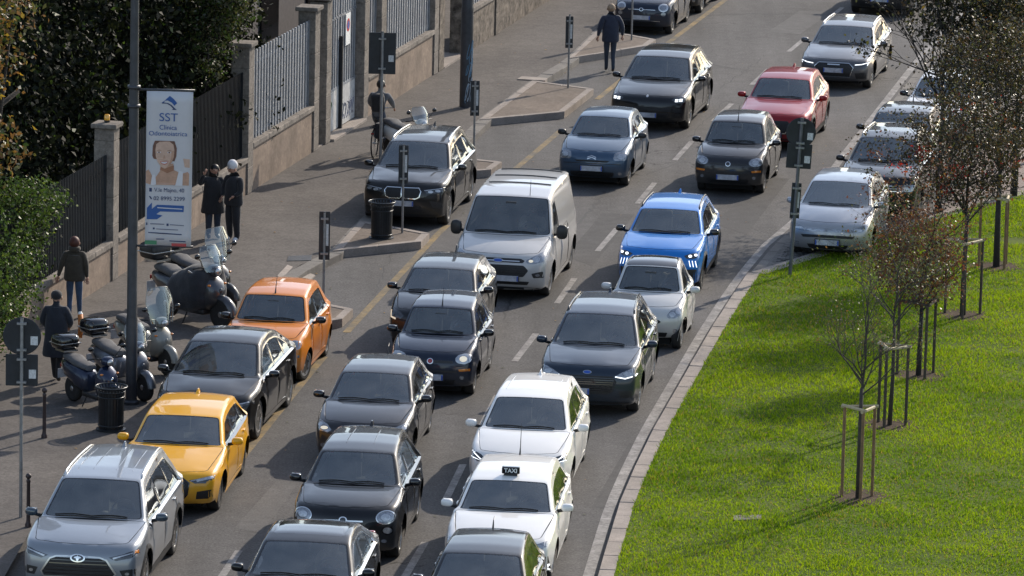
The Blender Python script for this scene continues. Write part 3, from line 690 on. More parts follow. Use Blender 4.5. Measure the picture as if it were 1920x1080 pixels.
SP['p2008'] = small_body(4.30, 1.77, 1.55, 2.605, .88, .96, (1.20, 1.08), (1.92, 1.48), (3.70, 1.47), (4.12, 1.10), (1.0, 1.06), [2.42, 3.30], (3.80, 3.6),
    r=.345, lift=.02, clad=1, rails=M_blk, mcol='b', rim='dark', plate=.5, antenna=(-.3, 'fin'), hoodlines=[.45], f=[
    ('grille', M_grl, mir([(.50, .80), (.60, .70), (.54, .50)]), dict(o=.006)), ('headlight', M_lensd, [(.60, .845), (.74, .90), (.94, .93), (.95, .85), (.82, .79), (.66, .79)], MM), ('light_point', M_drl, ellip(.74, .845, .04, .03), sub()), ('light_point', M_drl, ellip(.86, .875, .035, .026), sub()),
    *[('light_claw', M_drl, strip([(.72+i*.07, .75), (.755+i*.07, .62)], .015), dict(m=1, o=.012)) for i in range(3)], ('air_intake', M_blk, [(.66, .56), (.93, .58), (.9, .34), (.6, .34)], MM), ('bumper_lip', M_blk, mir([(.9, .30), (.82, .24)]), dict(o=.012))])
SP['smart'] = small_body(2.70, 1.56, 1.54, 1.87, .44, .86, (.72, 1.02), (1.20, 1.47), (2.35, 1.46), (2.60, 1.05), (.95, 1.0), [1.85], (2.15, 2.1),
    r=.285, tum=.26, fa=.15, mcol='p', rim='multi', plate=.42, blackroof=1, doors=[(.82, 1.80)], bars_=0, hcrown=.05, f=[
    ('headlight', M_lens, rounded([(.56, .70), (.66, .82), (.86, .90), (.93, .84), (.90, .72), (.76, .65), (.60, .65)], .03), MM), ('reflector', M_refl, ellip(.70, .73, .08, .05), sub()), ('reflector', M_refl, ellip(.83, .79, .06, .05), sub()),
    ('grille', M_grl, rounded(mir([(.34, .62), (.44, .57), (.34, .52)]), .03), dict(o=.006)), ('grille_bar', M_alu, mir([(.36, .58), (.34, .56)]), dict(o=.02)), ('badge', M_alu, ellip(0, .70, .05, .045), dict(o=.02)), ('air_intake', M_grl, rounded(mir([(.60, .36), (.54, .27)]), .02), dict(o=.006)), ('fog_light', M_lens, ellip(.78, .40, .06, .045), MM)])
SP['kuga'] = small_body(4.61, 1.88, 1.66, 2.71, .93, .98, (1.26, 1.12), (2.08, 1.58), (3.95, 1.55), (4.40, 1.15), (1.03, 1.09), [2.62, 3.50], (4.05, 3.8),
    r=.355, lift=.01, mcol='p', rim='multi', hoodlines=[.42], plate=.52, platex=-.2, rails=M_gloss, antenna=(-.4, 'fin'), paper=1, f=[
    ('grille', M_grl, mir([(.50, .80), (.58, .70), (.52, .52), (.42, .46)]), dict(o=.006)), *slats(.54, .48, .76, .52, 7, M_gloss, .012), ('badge', M_alu, ellip(0, .865, .085, .036), dict(o=.014)), ('badge_disc', M_plateb, ellip(0, .865, .072, .027), dict(o=.018, sub=1)),
    ('headlight', M_lens, rounded([(.54, .80), (.66, .875), (.90, .985), (.955, .93), (.93, .84), (.74, .775)], .02), MM), ('light_line', M_drl, strip([(.55, .795), (.74, .768), (.93, .83), (.95, .88)], .020), sub()), ('reflector', M_refl, ellip(.78, .86, .08, .04), sub()),
    ('air_intake', M_grl, [(.62, .52), (.90, .56), (.88, .42), (.66, .40)], MM), ('bumper_lip', M_blk, mir([(.88, .32), (.80, .23)]), dict(o=.012))])
SP['leaf'] = small_body(4.45, 1.77, 1.55, 2.70, .96, .88, (1.18, 1.06), (2.0, 1.48), (3.78, 1.46), (4.20, 1.08), (.97, 1.05), [2.55, 3.42], (3.95, 3.75),
    r=.32, fa=.19, mcol='p', rim='five', plate=.45, antenna=(-.5, 'fin'), ribs=[.72], f=[
    ('grille', M_gloss, mir([(.38, .74), (.50, .62), (.40, .44)]), dict(o=.006)), ('headlight', M_lensd, [(.58, .74), (.72, .84), (.93, .93), (.94, .82), (.80, .72), (.66, .70)], MM), ('light_line', M_drl, strip([(.92, .90), (.66, .715), (.93, .80)], .022), sub()),
    ('grille_frame', M_chr, strip([(-.38, .76), (-.52, .62), (-.42, .43), (.42, .43), (.52, .62), (.38, .76)], .02), dict(o=.016)), ('air_intake', M_blk, [(.66, .52), (.90, .54), (.88, .38), (.68, .36)], MM), ('bumper_lip', M_blk, mir([(.88, .29), (.82, .22)]), dict(o=.012))])
SP['corolla'] = small_body(4.37, 1.79, 1.44, 2.64, .95, .82, (1.28, .99), (2.02, 1.37), (3.75, 1.35), (4.15, 1.02), (.93, 1.01), [2.55, 3.42], (3.90, 3.65),
    r=.32, fa=.18, mcol='p', rim='five', plate=.45, antenna=(-.25, .50), paper=0, f=[
    ('grille', M_grl, mir([(.62, .52), (.74, .34), (.68, .25)]), dict(o=.006)), ('headlight', M_lens, [(.54, .68), (.68, .75), (.94, .845), (.95, .76), (.82, .69), (.60, .65)], MM), ('reflector', M_refl, ellip(.76, .725, .09, .03), sub()), ('upper_grille', M_gloss, mir([(.52, .67), (.50, .64)]), dict(o=.006)),
    ('light_line', M_blk, strip([(.74, .58), (.90, .56), (.93, .34)], .05), dict(m=1, o=.006)), ('running_light', M_drl, strip([(.925, .44), (.925, .34)], .03), dict(m=1, o=.016)), ('badge', M_chr, ellip(0, .67, .08, .045), dict(o=.02))])
SP['f500x'] = small_body(4.27, 1.80, 1.60, 2.57, .90, .98, (1.18, 1.10), (1.88, 1.53), (3.70, 1.52), (4.10, 1.10), (1.02, 1.06), [2.42, 3.28], (3.75, 3.6),
    r=.34, lift=.01, mcol='b', rim='multi', plate=.46, bow=.22, ribs=[.36], hoodlines=[.8], trim='b', antenna=(-.2, 'fin'), f=[
    ('headlight', M_lens, ellip(.76, .84, .16, .105, 22, .15), MM), ('headlight_ring', M_chr, strip(ellip(.76, .84, .165, .11, 22, .15)+[(.923, .865)], .018), dict(m=1, sub=1, o=.014)), ('reflector', M_refl, ellip(.76, .84, .085, .055), dict(m=1, sub=1, o=.01)),
    ('spot_light', M_refl, ellip(.80, .62, .085, .058), MM), ('spot_ring', M_gloss, strip(ellip(.80, .62, .09, .062)+[(.89, .62)], .02), sub()), ('chrome_moustache', M_chr, rounded(mir([(.36, .77), (.36, .745)]), .01), dict(o=.014)), ('badge', M_chr, ellip(0, .775, .075, .055), dict(o=.026)), ('badge_disc', M_gloss, ellip(0, .775, .055, .04), dict(o=.03, sub=1)),
    ('grille', M_grl, rounded(mir([(.48, .66), (.46, .60)]), .02), dict(o=.006)), ('air_intake', M_grl, rounded(mir([(.60, .40), (.56, .28)]), .03), dict(o=.006)), ('fog_light', M_lens, ellip(.74, .44, .05, .03), MM), ('bumper_lip', M_blk, mir([(.8, .27), (.76, .23)]), dict(o=.012))])
SP['hatch'] = small_body(3.97, 1.74, 1.46, 2.54, .80, .84, (1.12, 1.0), (1.85, 1.40), (3.42, 1.38), (3.80, 1.02), (.94, 1.0), [2.28, 3.05], (3.50, 3.3),
    r=.305, fa=.17, mcol='b', rim='five', plate=.46, antenna=(-.15, .16), f=[
    ('grille', M_grl, rounded(mir([(.42, .62), (.48, .52), (.40, .42)]), .02), dict(o=.006)), ('headlight', M_lens, [(.60, .70), (.70, .80), (.92, .90), (.95, .80), (.86, .68), (.68, .65)], MM), ('reflector', M_glint, ellip(.76, .735, .08, .03), sub()), ('reflector', M_refl, ellip(.86, .80, .05, .04), sub()), ('badge', M_chr, ellip(0, .73, .05, .045), dict(o=.02)),
    ('air_intake', M_grl, mir([(.66, .36), (.6, .27)]), dict(o=.006)), ('fog_light', M_lens, ellip(.78, .42, .05, .04), MM)])
SP['ds'] = small_body(3.95, 1.71, 1.46, 2.46, .80, .86, (1.05, 1.02), (1.76, 1.40), (3.30, 1.39), (3.75, 1.05), (.98, 1.03), [2.2], (3.2, 3.0),
    r=.305, fa=.16, mcol='b', rim='multi', plate=.46, antenna=(-.1, .12), doors=[(1.2, 2.25)], f=[
    ('headlight', M_lensd, [(.58, .74), (.68, .82), (.90, .90), (.94, .80), (.86, .70), (.66, .68)], MM), ('light_line', M_glint, strip([(.92, .86), (.90, .72), (.78, .68)], .035), sub()), ('grille', M_grl, rounded(mir([(.45, .66), (.50, .50), (.4, .4)]), .02), dict(o=.006)), ('air_intake', M_grl, mir([(.66, .34), (.6, .26)]), dict(o=.006))])
SP['cx3'] = small_body(4.28, 1.77, 1.54, 2.57, .90, .90, (1.38, 1.05), (2.05, 1.46), (3.62, 1.45), (4.10, 1.08), (.98, 1.06), [2.55, 3.35], (3.75, 3.5),
    r=.34, clad=1, fa=.18, mcol='p', rim='five', plate=.42, antenna=(-.3, 'fin'), hcrown=.065, hoodlines=[.6], f=[
    ('grille', M_grl, mir([(.44, .74), (.52, .64), (.40, .42)]), dict(o=.006)), ('grille_frame', M_chr, strip([(-.62, .74), (-.50, .60), (-.38, .44), (.38, .44), (.50, .60), (.62, .74)], .025), dict(o=.016)),
    ('headlight', M_lensd, [(.55, .74), (.72, .79), (.95, .86), (.95, .80), (.80, .73), (.60, .71)], MM), ('reflector', M_refl, ellip(.74, .76, .08, .02), sub()), ('air_intake', M_grl, [(.60, .46), (.90, .50), (.88, .36), (.60, .34)], MM), ('bumper_lip', M_blk, mir([(.9, .31), (.82, .23)]), dict(o=.012))])
SP['a4'] = small_body(4.73, 1.84, 1.43, 2.82, .88, .80, (1.40, .97), (2.18, 1.36), (4.05, 1.34), (4.55, 1.02), (.91, .98), [2.75, 3.62], (4.35, 4.15),
    r=.33, fa=.16, rails=M_alu, mcol='p', rim='multi', plate=.53, trim='c', hoodlines=[.5], f=[
    ('grille', M_grl, mir([(.42, .70), (.52, .60), (.44, .36)]), dict(o=.006)), ('grille_frame', M_chr, strip([(-.42, .71), (-.54, .60), (-.45, .35), (.45, .35), (.54, .60), (.42, .71), (-.42, .71)], .018), dict(o=.014)), ('badge', M_chr, mir([(.17, .675), (.17, .645)]), dict(o=.024)),
    ('headlight', M_lensd, [(.56, .69), (.74, .73), (.95, .79), (.95, .70), (.80, .655), (.62, .645)], MM), ('light_line', M_drl, strip([(.58, .675), (.76, .70), (.94, .765), (.90, .69)], .022), sub()), ('air_intake', M_grl, [(.58, .46), (.90, .50), (.88, .34), (.62, .32)], MM), ('bumper_lip', M_blk, mir([(.88, .27), (.82, .22)]), dict(o=.012))])
SP['suv'] = small_body(4.49, 1.84, 1.66, 2.68, .90, 1.0, (1.22, 1.13), (2.0, 1.58), (3.85, 1.56), (4.30, 1.15), (1.04, 1.10), [2.55, 3.45], (4.0, 3.85),
    r=.35, lift=.01, mcol='p', rim='five', rails=M_alu, plate=.5, trim='c', hoodlines=[.55], f=[
    ('grille', M_grl, mir([(.50, .83), (.50, .68)]), dict(o=.006)), *slats(.50, .50, .815, .70, 3, M_chr, .018), ('headlight', M_lens, [(.54, .84), (.92, .88), (.94, .78), (.84, .71), (.55, .70)], MM), ('reflector', M_refl, ellip(.7, .78, .09, .04), sub()),
    ('air_intake', M_grl, mir([(.7, .42), (.64, .3)]), dict(o=.006)), ('bumper_lip', M_blk, mir([(.8, .27), (.76, .23)]), dict(o=.012))])
SP['civic'] = small_body(4.25, 1.765, 1.46, 2.62, .90, .84, (1.02, 1.02), (2.0, 1.41), (3.40, 1.39), (4.0, 1.03), (.95, 1.03), [2.45, 3.1], (3.55, 3.25),
    r=.31, fa=.18, mcol='p', rim='five', plate=.42, bow=.22, bww=.2, hcrown=.06, f=[
    ('grille_bar', M_lens, mir([(.54, .70), (.56, .63)]), dict(o=.008)), ('headlight', M_lens, [(.56, .70), (.72, .77), (.95, .86), (.95, .74), (.80, .66), (.57, .63)], MM), ('reflector', M_refl, ellip(.72, .70, .10, .025), sub()), ('grille', M_grl, mir([(.66, .56), (.60, .50)]), dict(o=.006)),
    ('air_intake', M_grl, mir([(.5, .36), (.44, .26)]), dict(o=.006)), ('fog_light', M_lens, [(.70, .40), (.86, .42), (.84, .34), (.72, .33)], MM)])
SP['sedan'] = small_body(4.65, 1.86, 1.50, 2.80, .85, .86, (1.30, 1.0), (2.05, 1.42), (3.55, 1.42), (4.30, 1.08), (.95, 1.03), [2.62, 3.5], (3.95, 3.45),
    coupe=1, r=.34, trim='c', mcol='p', rim='five', blackroof=0, sunroof=(.25, 1.3), plate=.45, f=[('headlight', M_lens, [(.54, .74), (.92, .82), (.94, .72), (.60, .66)], MM), ('grille', M_grl, mir([(.45, .70), (.45, .5)]), dict(o=.006))])
# ------------------------------------------------------------------ ground materials
def ground_mat(name, base, alt, scale=.25, fine=60., bump=.35, crack=0., rough=.85, streak=0., contrast=.5):
    m = bpy.data.materials.new(name); m.use_nodes = True; MATS[name] = m
    n = m.node_tree.nodes; l = m.node_tree.links; b = n['Principled BSDF']; b.inputs['Roughness'].default_value = rough; b.inputs['Specular IOR Level'].default_value = .18
    tc = n.new('ShaderNodeTexCoord')
    def noise(sc, det=6, rgh=.6, vec=None):
        x = n.new('ShaderNodeTexNoise'); x.inputs['Scale'].default_value = sc; x.inputs['Detail'].default_value = det; x.inputs['Roughness'].default_value = rgh
        l.new(vec or tc.outputs['Object'], x.inputs['Vector']); return x.outputs[0]
    def mrange(s, a, b_, c, d):
        x = n.new('ShaderNodeMapRange'); x.inputs[1].default_value = a; x.inputs[2].default_value = b_; x.inputs[3].default_value = c; x.inputs[4].default_value = d; l.new(s, x.inputs[0]); return x.outputs[0]
    def mixc(f, a, c, bt='MIX'):
        x = n.new('ShaderNodeMix'); x.data_type = 'RGBA'; x.blend_type = bt
        if isinstance(f, float): x.inputs[0].default_value = f
        else: l.new(f, x.inputs[0])
        for i, v in ((6, a), (7, c)):
            if isinstance(v, tuple): x.inputs[i].default_value = (*v, 1)
            else: l.new(v, x.inputs[i])
        return x.outputs[2]
    c = mixc(mrange(noise(scale, 5), .35, .65, 0, 1), base, alt)
    c = mixc(1.0, c, mrange(noise(fine, 3, .8), .3, .7, 1-contrast, 1+contrast), 'MULTIPLY')
    c = mixc(1.0, c, mrange(noise(3.1, 7, .7), .3, .7, .82, 1.16), 'MULTIPLY')
    if streak:
        mp = n.new('ShaderNodeMapping'); mp.inputs['Rotation'].default_value = (0, 0, R(9)); mp.inputs['Scale'].default_value = (1.1, .05, 1); l.new(tc.outputs['Object'], mp.inputs[0])
        c = mixc(1.0, c, mrange(noise(1., 3, .5, mp.outputs[0]), .35, .65, 1-streak, 1+streak), 'MULTIPLY')
    if crack:
        vo = n.new('ShaderNodeTexVoronoi'); vo.feature = 'DISTANCE_TO_EDGE'; vo.inputs['Scale'].default_value = .16
        wp = n.new('ShaderNodeMix'); wp.data_type = 'VECTOR'; wp.inputs[0].default_value = .22; l.new(tc.outputs['Object'], wp.inputs[4])
        nn = n.new('ShaderNodeTexNoise'); nn.inputs['Scale'].default_value = .8; nn.inputs['Detail'].default_value = 6; l.new(tc.outputs['Object'], nn.inputs['Vector'])
        sc = n.new('ShaderNodeVectorMath'); sc.operation = 'SCALE'; sc.inputs[3].default_value = 9; l.new(nn.outputs[1], sc.inputs[0]); l.new(sc.outputs[0], wp.inputs[5]); l.new(wp.outputs[1], vo.inputs['Vector'])
        k = mrange(vo.outputs[0], .0, .0035, 1, 0); k2 = mrange(noise(.12, 2), .47, .56, 0, crack)
        mu = n.new('ShaderNodeMath'); mu.operation = 'MULTIPLY'; l.new(k, mu.inputs[0]); l.new(k2, mu.inputs[1])
        c = mixc(mu.outputs[0], c, (.018, .017, .016))
    l.new(c, b.inputs['Base Color'])
    bp = n.new('ShaderNodeBump'); bp.inputs['Strength'].default_value = bump; bp.inputs['Distance'].default_value = .01; l.new(noise(fine*1.3, 3, .7), bp.inputs['Height']); l.new(bp.outputs[0], b.inputs['Normal'])
    return m
M_asph = ground_mat('asphalt', (.104, .099, .096), (.080, .077, .075), .22, 22., .6, .9, .8, .18, .5)
M_walk = ground_mat('pavement_asphalt', (.122, .110, .100), (.092, .083, .077), .30, 18., .4, .5, .88, .05, .30)
M_isl = ground_mat('island_paving', (.185, .150, .122), (.145, .120, .100), .6, 14., .3, 0, .9, 0, .22)
M_kerb = ground_mat('granite_kerb', (.31, .268, .235), (.245, .215, .19), 1.2, 40., .25, 0, .8, 0, .22)
M_kerbg = ground_mat('grey_granite', (.20, .185, .165), (.145, .135, .125), 1.4, 40., .25, 0, .8, 0, .22)
M_line = ground_mat('worn_white_paint', (.29, .275, .26), (.17, .16, .152), 2.2, 12., .3, 0, .7, 0, .35)
M_yel = ground_mat('worn_yellow_paint', (.26, .185, .085), (.13, .115, .09), 1.6, 14., .3, 0, .75, 0, .3)
M_soil = ground_mat('garden_soil', (.035, .030, .022), (.022, .020, .016), 1.1, 20., .6)
M_turf = ground_mat('lawn_base', (.085, .115, .008), (.050, .080, .007), .5, 24., .6, 0, .95, 0, .4)
M_pave = ground_mat('pale_paving', (.25, .20, .175), (.20, .165, .145), .7, 20., .3, 0, .85, 0, .2)
M_sett = ground_mat('stone_setts', (.155, .145, .135), (.105, .10, .095), 2.5, 9., .3, 0, .75, 0, .5)

def V2(*p): return [Vector((x, y)) for x, y in p]
def flat(name, poly, z, m, parent=None):
    from mathutils.geometry import tessellate_polygon
    P = [Vector((p[0], p[1], z)) for p in poly]; F = tessellate_polygon([P]); F = [f if (P[f[1]]-P[f[0]]).cross(P[f[2]]-P[f[0]]).z > 0 else f[::-1] for f in F]
    return mesh(name, P, F, m, parent)
def resample(pl, step):
    d = arc(pl); n = max(1, round(d[-1]/step)); t = np.linspace(0, d[-1], n+1); P = np.array([tuple(p)[:2] for p in pl])
    return [Vector((np.interp(x, d, P[:,0]), np.interp(x, d, P[:,1]))) for x in t]
def side(pl, d):
    """polyline shifted to the right of its direction by d"""
    out = []
    for i in range(len(pl)):
        a = Vector(pl[max(i-1, 0)][:2]); b = Vector(pl[min(i+1, len(pl)-1)][:2]); t = (b-a).normalized(); out.append(Vector(pl[i][:2])+Vector((t.y, -t.x))*d)
    return out
def kerb(name, pl, wd, h, m, stone=.95, label=None, base=0.):
    """row of single kerb stones along pl (its left edge); children of one setting object"""
    pts = resample(pl, stone); out_ = side(pts, wd); root = None
    bed = MB()
    for i in range(len(pts)-1):
        bed.add([(*pts[i], base-.01), (*pts[i+1], base-.01), (*out_[i+1], base-.01), (*out_[i], base-.01), (*pts[i], base+h-.03), (*pts[i+1], base+h-.03), (*out_[i+1], base+h-.03), (*out_[i], base+h-.03)], [(7,6,5,4), (0,4,5,1), (2,6,7,3), (3,7,4,0), (1,5,6,2)])
    root = bed.build(name, M_kerbg); tag(root, kind='structure')
    for i in range(len(pts)-1):
        a, b, c, d = pts[i], pts[i+1], out_[i+1], out_[i]; g = (b-a).normalized()*.007; s_ = (d-a).normalized()*.004; j = rnd.uniform(-.006, .006); ch = .015
        q0 = [a+g-s_, b-g-s_, c-g+s_, d+g+s_]; cen = sum(q0, Vector((0, 0)))/4; q1 = [p+(cen-p).normalized()*ch for p in q0]
        V = [(*p, base) for p in q0]+[(*p, base+h-.012+j) for p in q0]+[(*p, base+h+j) for p in q1]
        F = [(0,4,5,1), (1,5,6,2), (2,6,7,3), (3,7,4,0), (4,8,9,5), (5,9,10,6), (6,10,11,7), (7,11,8,4), (11,10,9,8)]
        mesh('kerb_stone', V, [f[::-1] for f in F], m, root)
    return root

# ------------------------------------------------------------------ ground, road, pavement
GZ = -.012
tag(mesh('ground', [(-700, -50, GZ-.05), (700, -50, GZ-.05), (700, 1500, GZ-.05), (-700, 1500, GZ-.05)], [(0,1,2,3)], M_soil), kind='structure')
road = tag(mesh('road', [(-14, 60, 0), (30, 60, 0), (60, 330, 0), (-4, 330, 0)], [(0,1,2,3)], M_asph), kind='structure')
KL = [(-8.6, 74), (-7.9, 90), (-7.0, 94.5), (-6.5, 98), (-6.1, 102), (-5.3, 107), (-4.75, 111.9), (-4.42, 113.3), (-3.87, 114.85), (-3.4, 118.4), (-1.95, 125.5), (-.94, 132.06), (.34, 138.3), (1.25, 142), (2.09, 147.35), (4.7, 160), (9, 180), (22, 240)]
WO = Vector((-8.15, 111.3)); WD = Vector((math.sin(R(12.3)), math.cos(R(12.3)))); WN = Vector((-WD.y, WD.x))
def WP(t, d=0.): return WO+WD*t+WN*d
SZ = .15
pav = flat('pavement', KL+[tuple(WP(140, .3)), tuple(WP(-45, .3))], SZ, M_walk); tag(pav, kind='structure')
kerb('pavement_kerb', KL[1:15], .30, SZ+.004, M_kerbg, 1.0)
# kerb, gutter band and white edge line on the lawn side
KR = [tuple(G(*p, .11).to_2d()) for p in ((1062, 1300), (1094, 1180), (1126.6, 1060), (1162.7, 940), (1192, 872), (1227, 800), (1296, 680), (1331, 619), (1368.6, 560), (1402, 511))]
KR2 = KR+[tuple(G(1450, 460, .02).to_2d()), (6.62, 121.4), (7.82, 128.5), (10.75, 144.4), (13.4, 157), (18, 176)]
kerb('lawn_kerb', KR, .25, .11, M_kerb, .95)
kerb('bay_kerb', KR2[9:], .26, .02, M_kerbg, 1.0)
def band(name, pl, d0, d1, z, m, parent=None):
    a = side(pl, d0); b = side(pl, d1); n = len(pl); return mesh(name, [(*p, z) for p in a]+[(*p, z) for p in b], [(i, n+i, n+i+1, i+1) for i in range(n-1)], m, parent)
band('edge_line', resample(KR2, 1.5), -.27, -.09, .005, M_line, road)
# lane dashes and the yellow parking line
DL = [(-2.6, 79), (-1.95, 85), (-1.33, 90.3), (-.55, 98.5), (.08, 104.8), (.5, 107.55), (1.31, 113.4), (2.3, 119.3), (3.24, 125.07), (4.26, 130.9), (6.7, 143.0), (9.6, 156), (14, 172)]
dd = arc(DL); DP = np.array(DL); at = lambda s: Vector((np.interp(s, dd, DP[:,0]), np.interp(s, dd, DP[:,1])))
s0 = dd[4]
for k in range(-5, 12):
    a, b = s0+k*5.85, s0+k*5.85+2.75
    if a < 0 or b > dd[-1]: continue
    band('lane_dash', [at(a+(b-a)*i/4) for i in range(5)], -.065, .065, .006, M_line, road)
for (xa, ya), (xb, yb) in (((-4.65, 87.0), (-4.42, 89.2)), ((-5.0, 82.5), (-4.8, 84.8))):
    band('lane_dash', [Vector((xa, ya)), Vector((xb, yb))], -.065, .065, .006, M_line, road)
YL = [(-5.1, 93), (-4.41, 98.6), (-3.72, 104.0), (-2.98, 109.02), (-1.54, 118.51), (.3, 127.7), (2.1, 137), (3.81, 145.28), (5.81, 154.47), (9, 168)]
YR = resample(YL, 1.2)
for a, b in ((0, 11), (12, 23), (26, 34), (37, 64)):
    if b < len(YR)+20: band('yellow_line', YR[a:min(b, len(YR))], -.075, .075, .006, M_yel, road)

# tar-filled cracks and patched trenches in the asphalt
M_tar = mat('tar_crack', (.022, .021, .021), .7); M_patch = ground_mat('asphalt_patch', (.084, .081, .079), (.070, .068, .067), .5, 26., .5, 0, .85, 0, .3); M_patchl = ground_mat('worn_asphalt_patch', (.116, .111, .107), (.095, .092, .089), .5, 26., .5, 0, .85, 0, .3)
def crackline(pts, wd=.03, seed=1):
    rr = random.Random(seed); P = [G(*p).to_2d() for p in pts]; q = resample(P, .22); q = [p+Vector((rr.uniform(-.05, .05), rr.uniform(-.12, .12))) for p in q]; n = len(q); a = side(q, -wd/2); b = side(q, wd/2)
    mesh('road_crack', [(*p, .004) for p in a]+[(*p, .004) for p in b], [(i, n+i, n+i+1, i+1) for i in range(n-1)], M_tar, road)
for i, (c, wd) in enumerate((([(1290, 30), (1380, 27), (1500, 26), (1600, 30)], .05), ([(1135, 360), (1090, 415), (1040, 440)], .06), ([(1040, 470), (960, 560), (940, 600)], .04), ([(1330, 120), (1385, 130)], .04), ([(1090, 300), (1200, 330), (1290, 300)], .025), ([(1350, 165), (1430, 110)], .03), ([(640, 640), (700, 560), (735, 470)], .02), ([(560, 900), (600, 840)], .02), ([(1290, 260), (1360, 190)], .025))): crackline(c, wd, i)
for q, m in (([(1060, 480), (1130, 400), (1190, 402), (1110, 500)], M_patch), ([(1340, 420), (1430, 330), (1480, 335), (1400, 440)], M_patch), ([(930, 780), (985, 700), (1010, 705), (955, 790)], M_patch), ([(1440, 60), (1500, 20), (1560, 22), (1500, 64)], M_patchl), ([(440, 990), (520, 900), (560, 905), (490, 1000)], M_patchl), ([(1110, 950), (1180, 830), (1200, 834), (1135, 955)], M_patch)):
    flat('asphalt_repair', [tuple(G(*p).to_2d()) for p in q][::-1], .0025, m, road)
# ------------------------------------------------------------------ kerbed islands between the parking bays
def island(poly, nm='traffic_island'):
    """poly counter-clockwise in plan, top at pavement height"""
    P = [Vector(p) for p in poly]; A = sum(P[i-1].x*P[i].y-P[i].x*P[i-1].y for i in range(len(P)))
    if A < 0: P = P[::-1]
    inner = [Vector(p) for p in grow([tuple(p) for p in P], -.16)]
    o = MB().prism([tuple(p) for p in inner], 0, SZ+.012).build(nm, M_isl); tag(o, kind='structure')
    n = len(P)
    for i in range(n):
        a, b, c, d = P[i], P[(i+1) % n], inner[(i+1) % n], inner[i]; k = max(1, round((b-a).length/1.15))
        for j in range(k):
            u, v = j/k, (j+1)/k; g = .004/max((b-a).length, .1)
            q = [a.lerp(b, u+g), a.lerp(b, v-g), d.lerp(c, v-g), d.lerp(c, u+g)]; cen = sum(q, Vector((0, 0)))/4; q1 = [p+(cen-p).normalized()*.012 for p in q]; jz = rnd.uniform(-.004, .004)
            V = [(*p, -.002) for p in q]+[(*p, SZ+.012+jz) for p in q]+[(*p, SZ+.024+jz) for p in q1]
            mesh('kerb_stone', V, [(0,1,5,4), (1,2,6,5), (2,3,7,6), (3,0,4,7), (4,5,9,8), (5,6,10,9), (6,7,11,10), (7,4,8,11), (8,9,10,11)], M_kerb, o)
    return o
island([(-5.15, 108.3), (-4.0, 109.46), (-3.17, 108.74), (-3.35, 107.7), (-4.9, 106.2), (-5.25, 106.9)])
island([(-3.80, 114.85), (-3.33, 118.42), (-1.80, 117.11), (-1.96, 116.11)])
island([(-2.25, 124.3), (-1.75, 126.9), (-.30, 126.23), (-.54, 125.14)])
island([(-.88, 132.06), (.40, 138.29), (1.93, 137.2), (1.18, 133.54)])
island([(1.32, 142.01), (2.16, 147.35), (3.67, 145.68), (3.42, 144.52)])
for q in ([(539, 499), (591, 505), (572, 525), (519, 520)], [(970, 150), (1010, 115), (1045, 120), (1022, 153)]):
    P = [G(*p, SZ) for p in q]; r_ = tag(mesh('kerb_ramp', [(p.x, p.y, z) for p, z in zip(P, (SZ+.03, .03, .03, SZ+.03))]+[(p.x, p.y, -.01) for p in P], [(3,2,1,0), (0,1,5,4), (1,2,6,5), (2,3,7,6), (3,0,4,7)], M_kerb), kind='structure')
    if r_.data.polygons[0].normal.z < 0: r_.data.flip_normals()
for q in ([(541, 481), (585, 479), (583, 489), (538, 490)],):
    P = [G(*p, SZ) for p in q]; c_ = MB().prism([(p.x, p.y) for p in P], SZ, SZ+.012).build('manhole_cover', mat('cast_iron', (.05, .05, .052), .5, .6, var=.4, bump=.5)); tag(c_, 'rectangular iron cover plate set in the pavement beside the kerb ramp', 'manhole cover')

# ------------------------------------------------------------------ lawn and cobbled parking bay on the right
LZ = .10
lawn_poly = [tuple(p) for p in side(KR, .245)]+[(6.6, 116.35), (8.2, 119.0), (11, 123.5), (14.5, 128.5), (30, 130), (30, 70), (.5, 70)]
lawn = tag(flat('lawn', lawn_poly, LZ, M_turf), kind='structure')
kerb('bay_end_kerb', [tuple(side(KR, .05)[-1]+Vector((.02, .02))), (6.55, 116.40), (8.1, 119.1), (11, 123.6), (14.5, 128.6)], .30, .115, M_kerb, .95)
far = tag(flat('square', [(6.7, 116.7), (8.1, 119.4), (11, 123.9), (14.5, 128.9), (40, 131), (60, 240), (30, 240), (18.2, 176), (13.6, 157), (11.6, 146), (10.9, 138)], .02, M_pave), kind='structure')
bay = tag(flat('parking_bay', [tuple(p) for p in side(KR2[9:], .2)]+[(20, 170), (14, 146), (9.6, 122.2), (8.1, 119.2), (6.6, 116.5)], .024, M_sett), kind='structure')
